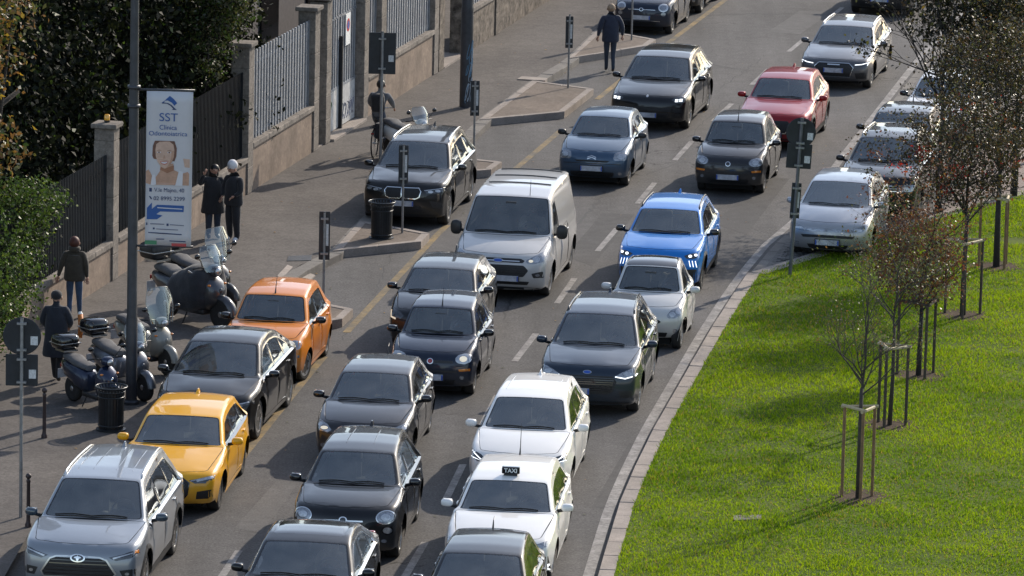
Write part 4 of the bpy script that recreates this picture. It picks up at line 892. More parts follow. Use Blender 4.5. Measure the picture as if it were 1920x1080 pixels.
def setts():
    V = []; F = []; base = resample(KR2[9:15], .135)
    for i, p in enumerate(base[:-1]):
        t = (base[i+1]-p).normalized(); nrm = Vector((t.y, -t.x)); o_ = .29+rnd.uniform(0, .05)+(i % 2)*.06
        while o_ < 2.45:
            wd = rnd.uniform(.10, .15)
            if rnd.random() < .97:
                c = p+nrm*(o_+wd/2); a = t*.058; b = nrm*(wd/2-.008); z = .042+rnd.uniform(-.006, .006); n0 = len(V)
                if inpoly(np.array([[c.x, c.y]]), [(5.2, 114.9), (6.6, 116.6), (8.2, 119.5), (12, 140), (12.5, 160), (5, 160)])[0]:
                    V += [(*(c-a-b), .02), (*(c+a-b), .02), (*(c+a+b), .02), (*(c-a+b), .02)]+[(*(c-a*.8-b*.8), z), (*(c+a*.8-b*.8), z), (*(c+a*.8+b*.8), z), (*(c-a*.8+b*.8), z)]
                    F += [(n0+4, n0+7, n0+6, n0+5), (n0, n0+4, n0+5, n0+1), (n0+1, n0+5, n0+6, n0+2), (n0+2, n0+6, n0+7, n0+3), (n0+3, n0+7, n0+4, n0)]
            o_ += wd
    o = mesh('cobbles', V, F, M_sett, bay); tag(o, kind='stuff')
setts()
slab = MB().prism([tuple(G(*p, LZ).to_2d()) for p in ((1375, 968), (1428, 967), (1428, 975), (1376, 977))], LZ-.02, LZ+.02).build('access_slab', M_kerbg); tag(slab, 'small concrete access slab lying in the grass', 'slab')

def leaf_mat(name, col, tr=.35, rough=.45, spec=.5):
    m = bpy.data.materials.new(name); m.use_nodes = True; MATS[name] = m
    n = m.node_tree.nodes; l = m.node_tree.links; b = n['Principled BSDF']; b.inputs['Base Color'].default_value = (*col, 1); b.inputs['Roughness'].default_value = rough; b.inputs['Specular IOR Level'].default_value = spec
    t = n.new('ShaderNodeBsdfTranslucent'); t.inputs[0].default_value = (min(1, col[0]*1.5), min(1, col[1]*1.5), col[2]*.9, 1)
    mx = n.new('ShaderNodeMixShader'); mx.inputs[0].default_value = tr; l.new(b.outputs[0], mx.inputs[1]); l.new(t.outputs[0], mx.inputs[2]); l.new(mx.outputs[0], n['Material Output'].inputs[0])
    return m
G1 = [leaf_mat('grass_a', (.135, .225, .008), .45, .6, .12), leaf_mat('grass_b', (.215, .300, .010), .45, .6, .12), leaf_mat('grass_c', (.095, .170, .007), .4, .6, .12), leaf_mat('grass_dry', (.28, .23, .05), .4, .6, .12)]
def fast_mesh(name, V, F, mats, mi, parent=None, smooth=False):
    """V (n,3), F (m,k) with constant k"""
    me = bpy.data.meshes.new(name); k = F.shape[1]; me.vertices.add(len(V)); me.vertices.foreach_set('co', V.astype(np.float32).ravel())
    me.loops.add(F.size); me.loops.foreach_set('vertex_index', F.astype(np.int32).ravel()); me.polygons.add(len(F)); me.polygons.foreach_set('loop_start', np.arange(0, F.size, k, dtype=np.int32))
    for m in mats: me.materials.append(m)
    me.polygons.foreach_set('material_index', mi.astype(np.int32)); me.update(calc_edges=True); me.validate()
    o = bpy.data.objects.new(name, me); COL.objects.link(o)
    if parent is not None: o.parent = parent
    return o
rg = np.random.default_rng(5)
def vnoise(x, y, sc, seed=0):
    r = np.random.default_rng(seed); T = r.random((64, 64)); x = x*sc; y = y*sc; xi = np.floor(x).astype(int); yi = np.floor(y).astype(int); fx = x-xi; fy = y-yi; fx = fx*fx*(3-2*fx); fy = fy*fy*(3-2*fy)
    g = lambda a, b: T[a % 64, b % 64]
    return (g(xi, yi)*(1-fx)+g(xi+1, yi)*fx)*(1-fy)+(g(xi, yi+1)*(1-fx)+g(xi+1, yi+1)*fx)*fy
TREE_SPOTS = [G(*p, LZ) for p in ((1609, 934), (1668, 797), (1722, 704), (1805, 591), (1868, 500), (1905, 452))]
def grass():
    n = 500000; x = rg.uniform(1.2, 16.5, n); y = rg.uniform(86.5, 129, n); xy = np.stack([x, y], 1)
    k = inpoly(xy, lawn_poly) & (x < 9.6+(y-86)*.15); xy = xy[k]; x, y = xy[:,0], xy[:,1]
    cl = vnoise(x, y, 2.2, 1)*.6+vnoise(x, y, .7, 2)*.4; pat = vnoise(x, y, .35, 3)*.55+vnoise(x, y, 1.1, 4)*.45
    soil = np.zeros(len(x), bool)
    for p in TREE_SPOTS: soil |= np.hypot(x-p.x, (y-p.y)) < rg.uniform(.25, .62, len(x))
    keep = (rg.random(len(x)) < .55+cl*.9) & ~soil; x, y, cl, pat = x[keep], y[keep], cl[keep], pat[keep]; n = len(x)
    h = (.024+.055*cl**1.5)*rg.uniform(.6, 1.5, n); a = rg.uniform(0, 2*math.pi, n); wd = rg.uniform(.006, .013, n); ln = h*rg.uniform(.2, 1.0, n); b = rg.uniform(0, 2*math.pi, n)
    z0 = np.full(n, LZ); V = np.empty((n, 3, 3))
    V[:,0] = np.stack([x-np.cos(a)*wd, y-np.sin(a)*wd, z0], 1); V[:,1] = np.stack([x+np.cos(a)*wd, y+np.sin(a)*wd, z0], 1); V[:,2] = np.stack([x+np.cos(b)*ln, y+np.sin(b)*ln, z0+h], 1)
    r = rg.random(n); mi = np.where(r < .05+.35*np.clip(.36-pat, 0, .2)*4*cl, 3, np.where(r < .05+.95*np.clip((pat-.3)*2.2, .05, .95), 1, np.where(rg.random(n) < .5, 0, 2)))
    o = fast_mesh('grass', V.reshape(-1, 3), np.arange(n*3).reshape(-1, 3), G1, mi); tag(o, 'uneven short green grass on the lawn', 'grass', kind='stuff')
grass()

# ------------------------------------------------------------------ garden behind the wall
garden = tag(flat('garden', [tuple(WP(-60, .1)), tuple(WP(16, .1)), tuple(WP(16, 60)), tuple(WP(-60, 60))], .30, M_soil), kind='structure')
courty = tag(flat('courtyard', [tuple(WP(16, .1)), tuple(WP(120, .1)), tuple(WP(120, 40)), tuple(WP(16, 40))], .18, M_walk), kind='structure')
M_stuc = ground_mat('stained_stucco', (.30, .235, .185), (.20, .158, .126), .9, 9., .25, 0, .92, 0, .18)
M_stone = ground_mat('weathered_stone', (.25, .22, .19), (.15, .135, .12), 1.1, 10., .4, 0, .92, 0, .35)
M_rough = ground_mat('rough_stone', (.22, .185, .15), (.11, .095, .08), 2.6, 6., .9, 0, .95, 0, .5)
M_bar = mat('grey_fence_paint', (.30, .32, .35), .45, .3, var=.2)
M_sheet = mat('grey_sheet_metal', (.06, .068, .085), .5, .2, var=.25, vscale=3)
M_dbar = mat('black_fence_paint', (.012, .016, .022), .45, .3, var=.3)
M_door = mat('pale_door_panel', (.46, .46, .45), .6, var=.25, vscale=5)
M_rust = mat('rusty_orange', (.30, .12, .04), .8, var=.4)
def wroot(name, t, label, cat, group=None): p = WP(t); return empty(name, (p.x, p.y, SZ), math.atan2(WD.y, WD.x), label, cat, group)
def pillar(t, h, wd, label, m=M_stone, cap=True, dp=.42, yo=0.):
    r = wroot('gate_pillar', t, label, 'pillar', 'stone pillars along the boundary wall')
    z = 0; k = 0
    while z < h-.05:      # single stone blocks
        hh = min(rnd.uniform(.52, .62), h-z); j = rnd.uniform(-.004, .004)
        MB().box((j, dp/2-.04+yo+j, z+hh/2), (wd+j, dp+j, hh-.008), bev=.012).build('stone_block', m, r); z += hh; k += 1
    MB().box((0, dp/2-.04+yo, h/2-.02), (wd-.03, dp-.03, h-.04)).build('core', M_stone, r)
    if cap:
        MB().box((0, dp/2-.04+yo, h+.05), (wd+.12, dp+.12, .10), bev=.02).build('cap_stone', m, r)
    return r
def fence_wall(t0, t1, h, top, mb, label, back=True, mw=M_stuc, sp=.235, cope=.12, th=.30, panel_rail=True, group='boundary wall sections', bwd=.105):
    r = wroot('boundary_wall', t0, label, 'wall', group); Lw = t1-t0
    MB().box((Lw/2, th/2, h/2-.02), (Lw, th, h+.04)).build('wall_base', mw, r)
    n = max(1, round(Lw/1.25))
    for i in range(n): MB().box((Lw*(i+.5)/n, th/2, h+cope/2), (Lw/n-.008, th+.10, cope), bev=.015).build('coping_stone', M_stone, r)
    z0 = h+cope
    if top > z0+.2:
        for zr in (z0+.09, top-.30): MB().box((Lw/2, th/2, zr), (Lw, .05, .05)).build('rail', mb, r)
        b = MB(); k = int(Lw/sp)
        for i in range(k+1): x = Lw*i/k; b.box((min(max(x, .02), Lw-.02), th/2-.036, (z0+top)/2), (bwd, .03, top-z0))
        tag(b.build('fence_bars', mb, r), kind='stuff')
        if back: MB().box((Lw/2, th/2+.06, (z0+top)/2-.05), (Lw, .012, top-z0-.12)).build('backing_sheet', M_sheet, r)
    return r
fence_wall(-30, -.22, .72, 2.62, M_dbar, 'low stucco wall with black railing under the ivy at the left edge', back=False, sp=.11, bwd=.02)
pA = pillar(0, 3.15, .40, 'stone pillar with a small orange lamp on its cap')
lm = MB(); lm.lathe([(.055, 0), (.06, .03), (.06, .05)], (0, .17, 3.25), 14); lo_ = lm.build('lamp_base', M_blk, pA, True, R(40)); MB().lathe([(.058, .0), (.06, .09), (.045, .115), (.0, .12)], (0, .17, 3.30), 14).build('lamp_dome', mat('orange_lamp', (.8, .38, .03), .3, coat=1), pA, True, R(50))
fence_wall(.22, 10.28, .72, 2.75, M_dbar, 'low wall with black railing behind the hanging banner', back=False, sp=.11, bwd=.02)
pillar(10.5, 3.3, .44, 'tall stone pillar at the corner of the dark garden railing')
fence_wall(10.72, 16.1, .98, 3.1, M_bar, 'stained stucco wall topped by grey bars between two tall pillars')
pillar(16.33, 3.3, .46, 'stone pillar on the near side of the narrow pale door')
d_ = wroot('side_door', 16.56, 'narrow pale metal door between two stone pillars', 'door'); MB().box((.33, .22, .60), (.66, .05, 1.2)).build('lower_panel', M_door, d_); MB().box((.33, .22, 2.15), (.66, .05, 1.88)).build('upper_panel', M_bar, d_); MB().box((.33, .2, -.02), (.66, .36, .08)).build('doorstep', M_kerb, d_)
pillar(17.45, 3.4, .46, 'stone pillar on the near side of the graffiti gate')
g_ = wroot('metal_gate', 17.68, 'grey barred gate with pale lower panels and graffiti', 'gate')
MB().box((1.6, .12, .0), (3.2, .5, .12), bev=.01).build('threshold', M_kerb, g_)
for i in range(2):
    MB().box((.8+1.6*i, .20, .56), (1.52, .05, .95)).build('lower_panel', M_door, g_); MB().box((.8+1.6*i, .20, 1.06), (1.56, .06, .06)).build('rail', M_bar, g_); MB().box((.8+1.6*i, .20, 2.75), (1.56, .05, .05)).build('rail', M_bar, g_)
    b = MB()
    for k in range(7): b.box((.14+1.6*i+1.32*k/6, .19, 2.15), (.10, .03, 2.16))
    tag(b.build('bars', M_bar, g_), kind='stuff'); MB().box((.8+1.6*i, .26, 2.1), (1.5, .012, 2.1)).build('backing_sheet', M_sheet, g_)
MB().box((1.6, .14, 1.15), (.09, .09, 2.25)).build('meeting_post', M_dbar, g_)
M_gr = mat('graffiti_grey', (.22, .22, .27), .7); M_grg = mat('graffiti_green', (.12, .22, .10), .7)
def scrawl(par, x0, z0, wd, h, y, m, n=5, r=.012, seed=1):
    rr = random.Random(seed)
    for i in range(n):
        cx = x0+wd*(i+.5)/n; pts = [(cx+wd/n*.5*math.sin(a*1.7+i)*rr.uniform(.5, 1), y, z0+h*(.5+.48*math.cos(a+i*.9))) for a in np.linspace(0, rr.uniform(4, 6.5), 16)]
        MB().tube(pts, (r), 4).build('graffiti', m, par)
scrawl(g_, 1.85, .2, 1.2, .40, .172, M_gr, 5); scrawl(g_, .3, .55, .6, .30, .172, M_grg, 2, .014, 3)
sg = MB().box((2.25, .15, 2.35), (.42, .02, .75)).build('notice_board', M_paper, g_)
MB().add([(2.25+.16*math.cos(a), .137, 2.45+.16*math.sin(a)) for a in np.linspace(0, 2*math.pi, 20, endpoint=False)], [tuple(range(20))]).build('notice_disc', mat('notice_red', (.45, .03, .03), .5), sg)
MB().add([(2.25+.10*math.cos(a), .134, 2.45+.10*math.sin(a)) for a in np.linspace(0, 2*math.pi, 20, endpoint=False)], [tuple(range(20))]).build('notice_disc_centre', mat('notice_blue', (.05, .10, .35), .5), sg)
pillar(21.1, 3.5, .46, 'stone pillar on the far side of the graffiti gate')
fence_wall(21.35, 22.55, .9, 3.2, M_bar, 'short grey barred panel between two stone pillars behind the cyclist', cope=.08)
pillar(22.8, 3.5, .50, 'stone pillar right behind the cyclist')
fence_wall(23.05, 28.2, 1.05, 3.4, M_bar, 'stucco wall with grey bars beyond the cyclist')
pillar(28.45, 4.0, .46, 'stone pillar with pale drainpipe before the dark doorway'); pillar(29.05, 4.0, .55, 'rough stone pillar beside the dark doorway', M_rough)
d_ = wroot('entrance_door', 29.35, 'dark blue-grey double door with a stone step', 'door'); MB().box((.75, .75, 1.7), (1.5, .06, 3.4)).build('door_leaf', M_sheet, d_); MB().box((1.9, .75, 1.7), (.78, .06, 3.4)).build('door_leaf', M_sheet, d_); MB().box((1.2, .4, .0), (2.4, .9, .10)).build('doorstep', M_kerb, d_)
pillar(32.0, 4.0, .6, 'rough stone pillar just behind the graffiti lamp post', M_rough)
fence_wall(32.3, 35.3, 1.0, 3.8, M_bar, 'rough stone wall with grey panels past the graffiti lamp post', mw=M_rough)
pillar(35.6, 3.9, .5, 'rough stone pillar far along the wall', M_rough); fence_wall(35.9, 46, .9, 1.3, M_bar, 'far low rough stone wall by the top edge', back=False, mw=M_rough)
fence_wall(46.2, 75, .9, 3.0, M_bar, 'farthest stretch of the boundary wall at the top edge', mw=M_rough)

# ------------------------------------------------------------------ trees and climbing plants
LM = {k: leaf_mat('leaf_'+k, c, t, .6 if k in ('dark', 'deep') else .45, .12 if k in ('dark', 'deep') else .25) for k, c, t in (('dark', (.015, .019, .010), .2), ('deep', (.008, .011, .008), .12), ('mid', (.045, .075, .020), .35), ('ivy', (.060, .105, .024), .3), ('ivyl', (.13, .17, .04), .35), ('olive', (.085, .085, .032), .3),
     ('brown', (.17, .090, .038), .35), ('yellow', (.34, .20, .03), .45), ('gold', (.22, .15, .03), .4), ('red', (.30, .020, .015), .45), ('rust', (.15, .050, .030), .35), ('mauve', (.105, .055, .045), .3), ('grey', (.10, .105, .075), .25), ('umber', (.050, .036, .024), .3), ('bronze', (.080, .058, .030), .35), ('sooty', (.026, .026, .020), .2))}
M_bark = mat('bark', (.050, .042, .036), .9, var=.35, vscale=14, bump=.7, bscale=30); M_barkd = mat('dark_bark', (.028, .025, .026), .9, var=.35, vscale=14, bump=.6)
def leaves(name, P, size, keys, wts, parent=None, label=None):
    n = len(P); a = rg.normal(size=(n, 3)); a /= np.linalg.norm(a, axis=1)[:,None]; b = np.cross(a, rg.normal(size=(n, 3))); b /= np.linalg.norm(b, axis=1)[:,None]
    s = size*rg.uniform(.55, 1.35, n)[:,None]; c = np.cross(a, b)*s*.12
    V = np.stack([P-a*s*.5, P+b*s*.30+c, P+a*s*.5, P-b*s*.30+c], 1).reshape(-1, 3)
    mi = rg.choice(len(keys), n, p=np.array(wts)/sum(wts))
    return fast_mesh(name, V, np.arange(4*n).reshape(-1, 4), [LM[k] for k in keys], mi, parent)
def blob(c, r, n, shell=.55, clump=14, cs=.22):
    """points in clumps spread through an ellipsoid"""
    m = max(1, n//clump); d = rg.normal(size=(m, 3)); d /= np.linalg.norm(d, axis=1)[:,None]; q = d*(shell+(1-shell)*rg.random(m)[:,None]**.6); C = np.array(c)+q*np.array(r)
    return (C[:,None,:]+rg.normal(size=(m, clump, 3))*cs*np.array([1, 1, .8])).reshape(-1, 3)
def tree(nm, base, h, crowns, n, size, keys, wts, label, group='trees behind the boundary wall', trunk=.16, m=None, z0=.3, cs=.24):
    r = empty(nm, (base[0], base[1], z0), 0, label, 'tree', group); t = MB(); m = m or M_bark
    bend = [Vector((rnd.uniform(-.15, .15)*k, rnd.uniform(-.15, .15)*k, h*k/6)) for k in range(7)]; t.tube(bend, [trunk*(1-.12*k) for k in range(7)], 9)
    for i in range(9):
        p = bend[2+i % 4]; c = crowns[i % len(crowns)]; e = Vector(c[0])+Vector([rnd.uniform(-.6, .6)*v for v in c[1]]); mid = p.lerp(e, .5)+Vector((0, 0, .2)); t.tube([p, mid, e], [trunk*.45, trunk*.28, trunk*.08], 6)
    t.build('trunk', m, r, True)
    tot = sum(c[1][0]*c[1][1]*c[1][2] for c in crowns)
    P = np.concatenate([blob(c[0], c[1], int(n*c[1][0]*c[1][1]*c[1][2]/tot)+20, c[2] if len(c) > 2 else .35, cs=cs) for c in crowns])
    leaves('crown', P, size, keys, wts, r); return r
D = [('dark', 'deep', 'mid'), (5, 6, .6)]
for i, (x, y, h, R_) in enumerate(((-11.0, 113.2, 7, 1.7), (-9.9, 115.6, 8, 1.7), (-9.1, 118.6, 8, 1.8), (-8.2, 121.6, 8, 1.7), (-7.3, 124.8, 8, 1.5))):
    lab = ['dark evergreen behind the ivy at the left edge', 'dark evergreen rising behind the orange-lamp pillar', 'dark evergreen behind the tall lamp post', 'dark evergreen above the hanging banner', 'dark evergreen just right of the banner'][i]
    tree('evergreen_tree', (x, y), h*.7, [((0, 0, h*.50), (R_, R_, h*.46), .15), ((R_*.3, -R_*.4, h*.22), (R_*.9, R_*.8, h*.24), .2), ((-R_*.5, 0, h*.65), (R_*.8, R_*.8, h*.3), .2)], 15000, .15, *D, lab, cs=.24)
for i, (x, y, h) in enumerate(((-14, 118, 10), (-12.5, 124, 10), (-10.8, 129, 10), (-9.2, 134.5, 10), (-13, 138, 12))):
    tree('background_tree', (x, y), h*.7, [((0, 0, h*.46), (2.4, 2.6, h*.47), .2)], 9000, .24, *D, ['dark tree deep in the garden at the far left', 'dark tree deep in the garden left of the lamp post', 'dark tree deep in the garden behind the lamp post', 'dark tree deep in the garden behind the tall corner pillar', 'farthest dark tree deep in the garden'][i], cs=.33)
bs = empty('garden_building', (*WP(17, 3.2), .18), math.atan2(WD.y, WD.x), 'dark low building in the courtyard behind the barred wall', 'building')
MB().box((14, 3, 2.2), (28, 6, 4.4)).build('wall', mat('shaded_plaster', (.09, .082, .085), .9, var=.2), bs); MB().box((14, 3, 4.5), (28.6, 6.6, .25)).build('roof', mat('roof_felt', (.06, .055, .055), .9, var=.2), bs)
for k in range(6): wq = MB().box((2.5+4.5*k, -.02, 2.0), (1.6, .08, 1.5)).build('window', M_gloss, bs); MB().box((2.5+4.5*k, -.08, 1.2), (1.8, .16, .08)).build('sill', M_stone, wq)
p = WP(10.2, 1.2); tree('laurel_tree', p, 4.4, [((.15, -.4, 5.0), (1.15, 1.15, 1.5), .3), ((.75, -.9, 4.4), (.75, .8, .9), .25), ((.35, -1.1, 3.5), (.62, .65, .75), .25), ((1.1, -.5, 5.6), (.8, .8, .6), .3), ((.42, -1.2, 2.75), (.28, .35, .3), .3)], 15000, .085, ('dark', 'mid', 'olive', 'grey'), (3, 3, 2, 1.6), 'grey-green laurel hanging over the tall corner pillar', z0=.2, cs=.12)
p = WP(-6.5, .9); tree('autumn_tree', p, 4.6, [((-.6, -.3, 5.5), (1.6, 1.2, 1.1), .3), ((.1, -.5, 3.75), (1.0, 1.0, .55), .3), ((-.9, -.4, 4.5), (1.3, 1.2, .8), .3), ((.2, -.4, 6.3), (1.2, .9, .7), .3), ((-.1, -.5, 3.1), (.8, .8, .4), .3)], 8000, .12, ('brown', 'olive', 'gold', 'yellow', 'mid', 'grey', 'dark'), (5.5, 4, 1.3, .25, 1.5, 1.5, 1.5), 'autumn tree with brown and yellow leaves in the upper left corner', z0=.3, cs=.17)
iv = empty('ivy_hedge', (*WP(-7, .2), SZ), 0, 'green ivy hedge spilling over the black railing at the left edge', 'hedge')
def on_wall(t, d, z): q = WP(t, d)-WP(-7, .2); return (q.x, q.y, z)
P = np.concatenate([blob(on_wall(t, d, z), (rx, rx*.55, rz), n, .45, cs=.10) for t, d, z, rx, rz, n in ((-8.7, .12, .95, 1.0, .75, 3500), (-9.5, .2, 1.5, 1.6, 1.35, 6000), (-7.6, .2, 1.6, 1.05, 1.2, 5000), (-6.1, .25, 2.15, .8, .75, 3500), (-4.9, .15, 2.5, .6, .4, 1300), (-11.5, .0, 1.6, 1.6, 1.4, 4000), (-6.4, .4, 2.75, 1.3, .45, 2800))])
leaves('foliage', P, .075, ('ivy', 'mid', 'dark', 'ivyl'), (5, 4, 2.5, 1), iv)
sb = MB()
for i in range(9): a = on_wall(-11+.8*i, .05, 0); sb.tube([a, (a[0]+rnd.uniform(-.2, .2), a[1]+.1, .9), (a[0]+rnd.uniform(-.3, .3), a[1]+.1, 2.1)], [.03, .02, .008], 5)
sb.build('stems', M_bark, iv)

# young staked trees on the lawn
M_stake = mat('stake_wood', (.19, .115, .060), .8, var=.35, vscale=10, bump=.3); M_staked = mat('dark_stake_wood', (.06, .045, .036), .85, var=.3); M_bar2 = mat('pale_stake_bar', (.42, .35, .22), .7, var=.2)
def twigs(t, p, d, ln, r, lev, ends):
    q = p+d*ln; mid = p.lerp(q, .5)+Vector((rnd.uniform(-1, 1), rnd.uniform(-1, 1), rnd.uniform(-.3, 1)))*ln*.06
    t.tube([p, mid, q], [r, r*.8, r*.6], 5 if lev < 2 else 3, False); ends.append((q, lev)); ends.append((mid, lev))
    if lev >= 4: return
    for k in range(3 if lev < 3 else 2):
        e = (d+Vector((rnd.gauss(0, 1), rnd.gauss(0, 1), rnd.gauss(.25, .6)))*(.50 if lev else .62)).normalized(); twigs(t, q if k < 2 else mid, e, ln*rnd.uniform(.58, .82), r*.58, lev+1, ends)
def young(base, fork, spread, nleaf, size, keys, wts, label, stakes, sh, tr=.045, ang=0., crown=None, bark=None, sm=None, bm=None, tips=()):
    so_l = MB(); so_l.add([(base[0]+.52*math.cos(a)*rnd.uniform(.7, 1.2), base[1]+.62*math.sin(a)*rnd.uniform(.7, 1.2), LZ+.006) for a in np.linspace(0, 2*math.pi, 18, endpoint=False)], [tuple(range(18))])
    if stakes: so_l.build('mulch_patch', M_mulch, lawn)
    r = empty('young_tree', base, 0, label, 'tree', 'young trees on the lawn'); t = MB(); ends = []
    t.tube([(0, 0, -.02), (rnd.uniform(-.03, .03), 0, fork*.5), (rnd.uniform(-.04, .04), 0, fork)], [tr*1.25, tr, tr*.8], 8)
    for k in range(8):
        a = 2*math.pi*k/8+rnd.uniform(-.3, .3); twigs(t, Vector((0, 0, fork-.12+.06*k)), Vector((math.cos(a)*.75, math.sin(a)*.75, rnd.uniform(.6, 1.3))).normalized(), spread*rnd.uniform(.34, .46), tr*.40, 1, ends)
    twigs(t, Vector((0, 0, fork)), Vector((.05, 0, 1)), spread*.55, tr*.6, 0, ends)
    t.build('trunk', bark or M_bark, r, True)
    if nleaf:
        E_ = np.array([tuple(e[0]) for e in ends if e[1] >= 2]); k = rg.integers(0, len(E_), nleaf); P = E_[k]+rg.normal(size=(nleaf, 3))*size*1.1
        if crown is not None: P = np.concatenate([P]+[blob(c, q, n_, .25, 10, .10) for c, q, n_ in crown])
        leaves('crown', P, size, keys, wts, r)
    for c, q, n_, key in tips: leaves('red_leaves', blob(c, q, n_, .2, 8, .07), size, (key,), (1,), r)
    if stakes:
        s = empty('stake_frame', base, ang, 'stake frame around the '+label, 'tree stakes', 'stake frames round the young trees')
        pts = [Vector((stakes*math.cos(a), stakes*.9*math.sin(a), 0)) for a in (R(-95), R(25), R(150))]
        for q in pts: MB().tube([q-Vector((0, 0, .02)), q+Vector((0, 0, sh))], .029, 8).build('stake', sm or M_stake, s, True, R(40))
        for i in range(3): a, b = pts[i], pts[(i+1) % 3]; e = (b-a).normalized()*.06; MB().tube([a+Vector((0, 0, sh-.03+.012*i))-e, b+Vector((0, 0, sh-.03+.012*i))+e], .03, 6).build('cross_bar', bm or M_bar2, s)
    return r
T = TREE_SPOTS; M_mulch = ground_mat('mulch', (.075, .050, .030), (.040, .028, .018), 3., 18., .9, 0, .95, 0, .5)
young(T[0], 1.95, 1.6, 1500, .035, ('olive', 'grey', 'brown'), (2, 2, 1), 'nearest bare young tree on the lawn', .30, 1.62, .04, R(10))
young(T[1], 1.9, 1.7, 1500, .05, ('olive', 'grey', 'mid', 'brown'), (3, 4, 2, 1), 'slim grey-leaved young tree second from the front', .30, 1.5, .035, R(-20), sm=M_staked)
young(T[2], 1.35, 1.9, 1500, .06, ('mauve', 'rust', 'brown', 'grey'), (5, 3, 2, 2), 'young tree with reddish brown leaves, third from the front', .42, 1.45, .045, R(20), [((-.1, 0, 2.35), (.9, .85, .95), 5200), ((.0, 0, 1.75), (.9, .8, .4), 900), ((-.5, .2, 3.3), (.9, .7, .7), 700)], M_barkd, M_staked, M_staked, [((-.9, .1, 3.55), (.35, .3, .22), 60, 'rust'), ((-.5, 0, 4.0), (.25, .2, .15), 40, 'red')])
young(T[3], 2.0, 2.2, 1800, .065, ('sooty', 'umber', 'olive', 'red', 'rust', 'bronze', 'grey'), (6, 5, 2, .08, .7, 3, 1), 'young tree with dark leaves and red tips, fourth from the front', .40, 1.55, .05, R(0), [((-.1, 0, 3.4), (1.25, 1.1, 1.25), 7500), ((-1.5, .2, 3.4), (1.0, .9, .8), 420), ((-.2, 0, 2.7), (1.0, 1.0, .5), 900)], M_barkd, M_staked, None, [((-1.0, -.2, 3.35), (.22, .2, .14), 70, 'red'), ((-.2, -.3, 3.0), (.35, .2, .2), 90, 'red'), ((-1.8, 0, 3.3), (.3, .2, .15), 50, 'rust'), ((-.5, -.3, 2.6), (.3, .2, .15), 60, 'red')])
young(T[4], 2.0, 2.6, 1800, .07, ('sooty', 'umber', 'olive', 'red', 'bronze', 'grey'), (6, 5, 2.5, .06, 3, 1.2), 'dark-leaved young tree by the right edge behind the fourth', .38, 1.5, .06, R(30), [((-.1, 0, 3.9), (1.6, 1.3, 1.6), 10000), ((.2, 0, 2.9), (1.1, 1, .6), 1200)], M_barkd, None, None, [((.1, -.3, 2.3), (.35, .2, .12), 70, 'red'), ((.6, -.3, 1.9), (.2, .2, .1), 30, 'red')])
q = G(1760, 395, .05); young((q.x, q.y, .05), 2.3, 2.6, 900, .10, ('sooty', 'dark', 'olive', 'gold', 'umber'), (6, 3, 2, .35, 3), 'maple behind the parked cars with yellow-green leaves at top right', 0, 0, .07, 0, [((.5, 0, 4.9), (1.5, 1.2, .85), 3600), ((1.3, 0, 4.2), (1.1, .9, .8), 2600), ((-.3, -.1, 4.15), (.7, .5, .3), 330), ((.6, 0, 3.2), (1.0, .9, .6), 900)], M_barkd)
q = G(1900, 372, .05); young((q.x, q.y, .05), 2.3, 2.8, 900, .10, ('sooty', 'umber', 'olive', 'rust', 'bronze'), (6, 4, 2, .7, 3), 'dark maple at the right edge near the top corner', 0, 0, .07, 0, [((.0, 0, 4.6), (1.4, 1.2, 1.1), 3400), ((-.3, 0, 3.3), (1.3, 1.0, 1.0), 3000)], M_barkd)
q = G(1940, 300, .05); young((q.x, q.y, .05), 2.3, 2.8, 600, .10, ('sooty', 'umber', 'bronze'), (6, 4, 2), 'dark tree just past the right edge at the top', 0, 0, .07, 0, [((-.3, 0, 4.4), (1.5, 1.2, 1.2), 2000)], M_barkd)
# ------------------------------------------------------------------ cars
P_silver = paint('paint_silver_blue', (.27, .29, .315), .45, .30)
P_yellow = paint('paint_yellow', (.80, .39, .008), .0)
P_black = paint('paint_black', (.0045, .0045, .0055), 0.)
P_blackb = paint('paint_black_brown', (.007, .006, .0055), 0.)
P_orange = paint('paint_orange', (.68, .215, .018), .0)
P_dgrey = paint('paint_dark_grey', (.022, .022, .025), .2)
P_navy = paint('paint_navy', (.007, .013, .030), .1)
P_steel = paint('paint_steel_blue', (.050, .090, .145), .4)
P_van = paint('paint_light_silver', (.50, .49, .475), .15, .32)
P_blue = paint('paint_bright_blue', (.004, .17, .55), .1)
P_kuga = paint('paint_slate_blue', (.016, .027, .045), .3)
P_white = paint('paint_white', (.80, .78, .745), 0.)
P_red = paint('paint_red', (.29, .003, .006), .1)
P_grey = paint('paint_mid_grey', (.10, .10, .105), .5)
P_smart = paint('paint_pale_silver', (.58, .575, .56), .15, .3)
P_civ = paint('paint_silver', (.38, .385, .40), .45, .3)
GL = 'cars queuing in the traffic lanes'; GP = 'cars parked on the left'; GR = 'cars parked on the right'
make_car('parked_car', SP['highlander'], P_silver, 'large silver-blue sport utility car with roof rails, at the lower left corner', (327, 1039), True, 6.0, GP)
make_car('parked_car', SP['a3'], P_yellow, 'bright yellow hatchback with dark grille behind the silver-blue utility car', (413, 955), False, 5.6, GP)
make_car('parked_car', SP['q4'], P_blackb, 'glossy black coupe crossover with silver wheels behind the yellow hatchback', (484, 822), False, 9.0, GP)
make_car('parked_car', panda(steer=-14, redbadge=0), P_orange, 'small boxy orange hatchback with its front wheel turned', (574, 713), False, 8.0, GP)
make_car('parked_car', SP['x3'], P_blackb, 'black sport utility car with twin kidney grilles behind the litter bin', (841, 420), False, 9.0, GP)
make_car('parked_car', SP['fiat500'], P_navy, 'small round dark blue hatchback with round headlights at the top edge', (1262, 63), False, 11.5, GP)
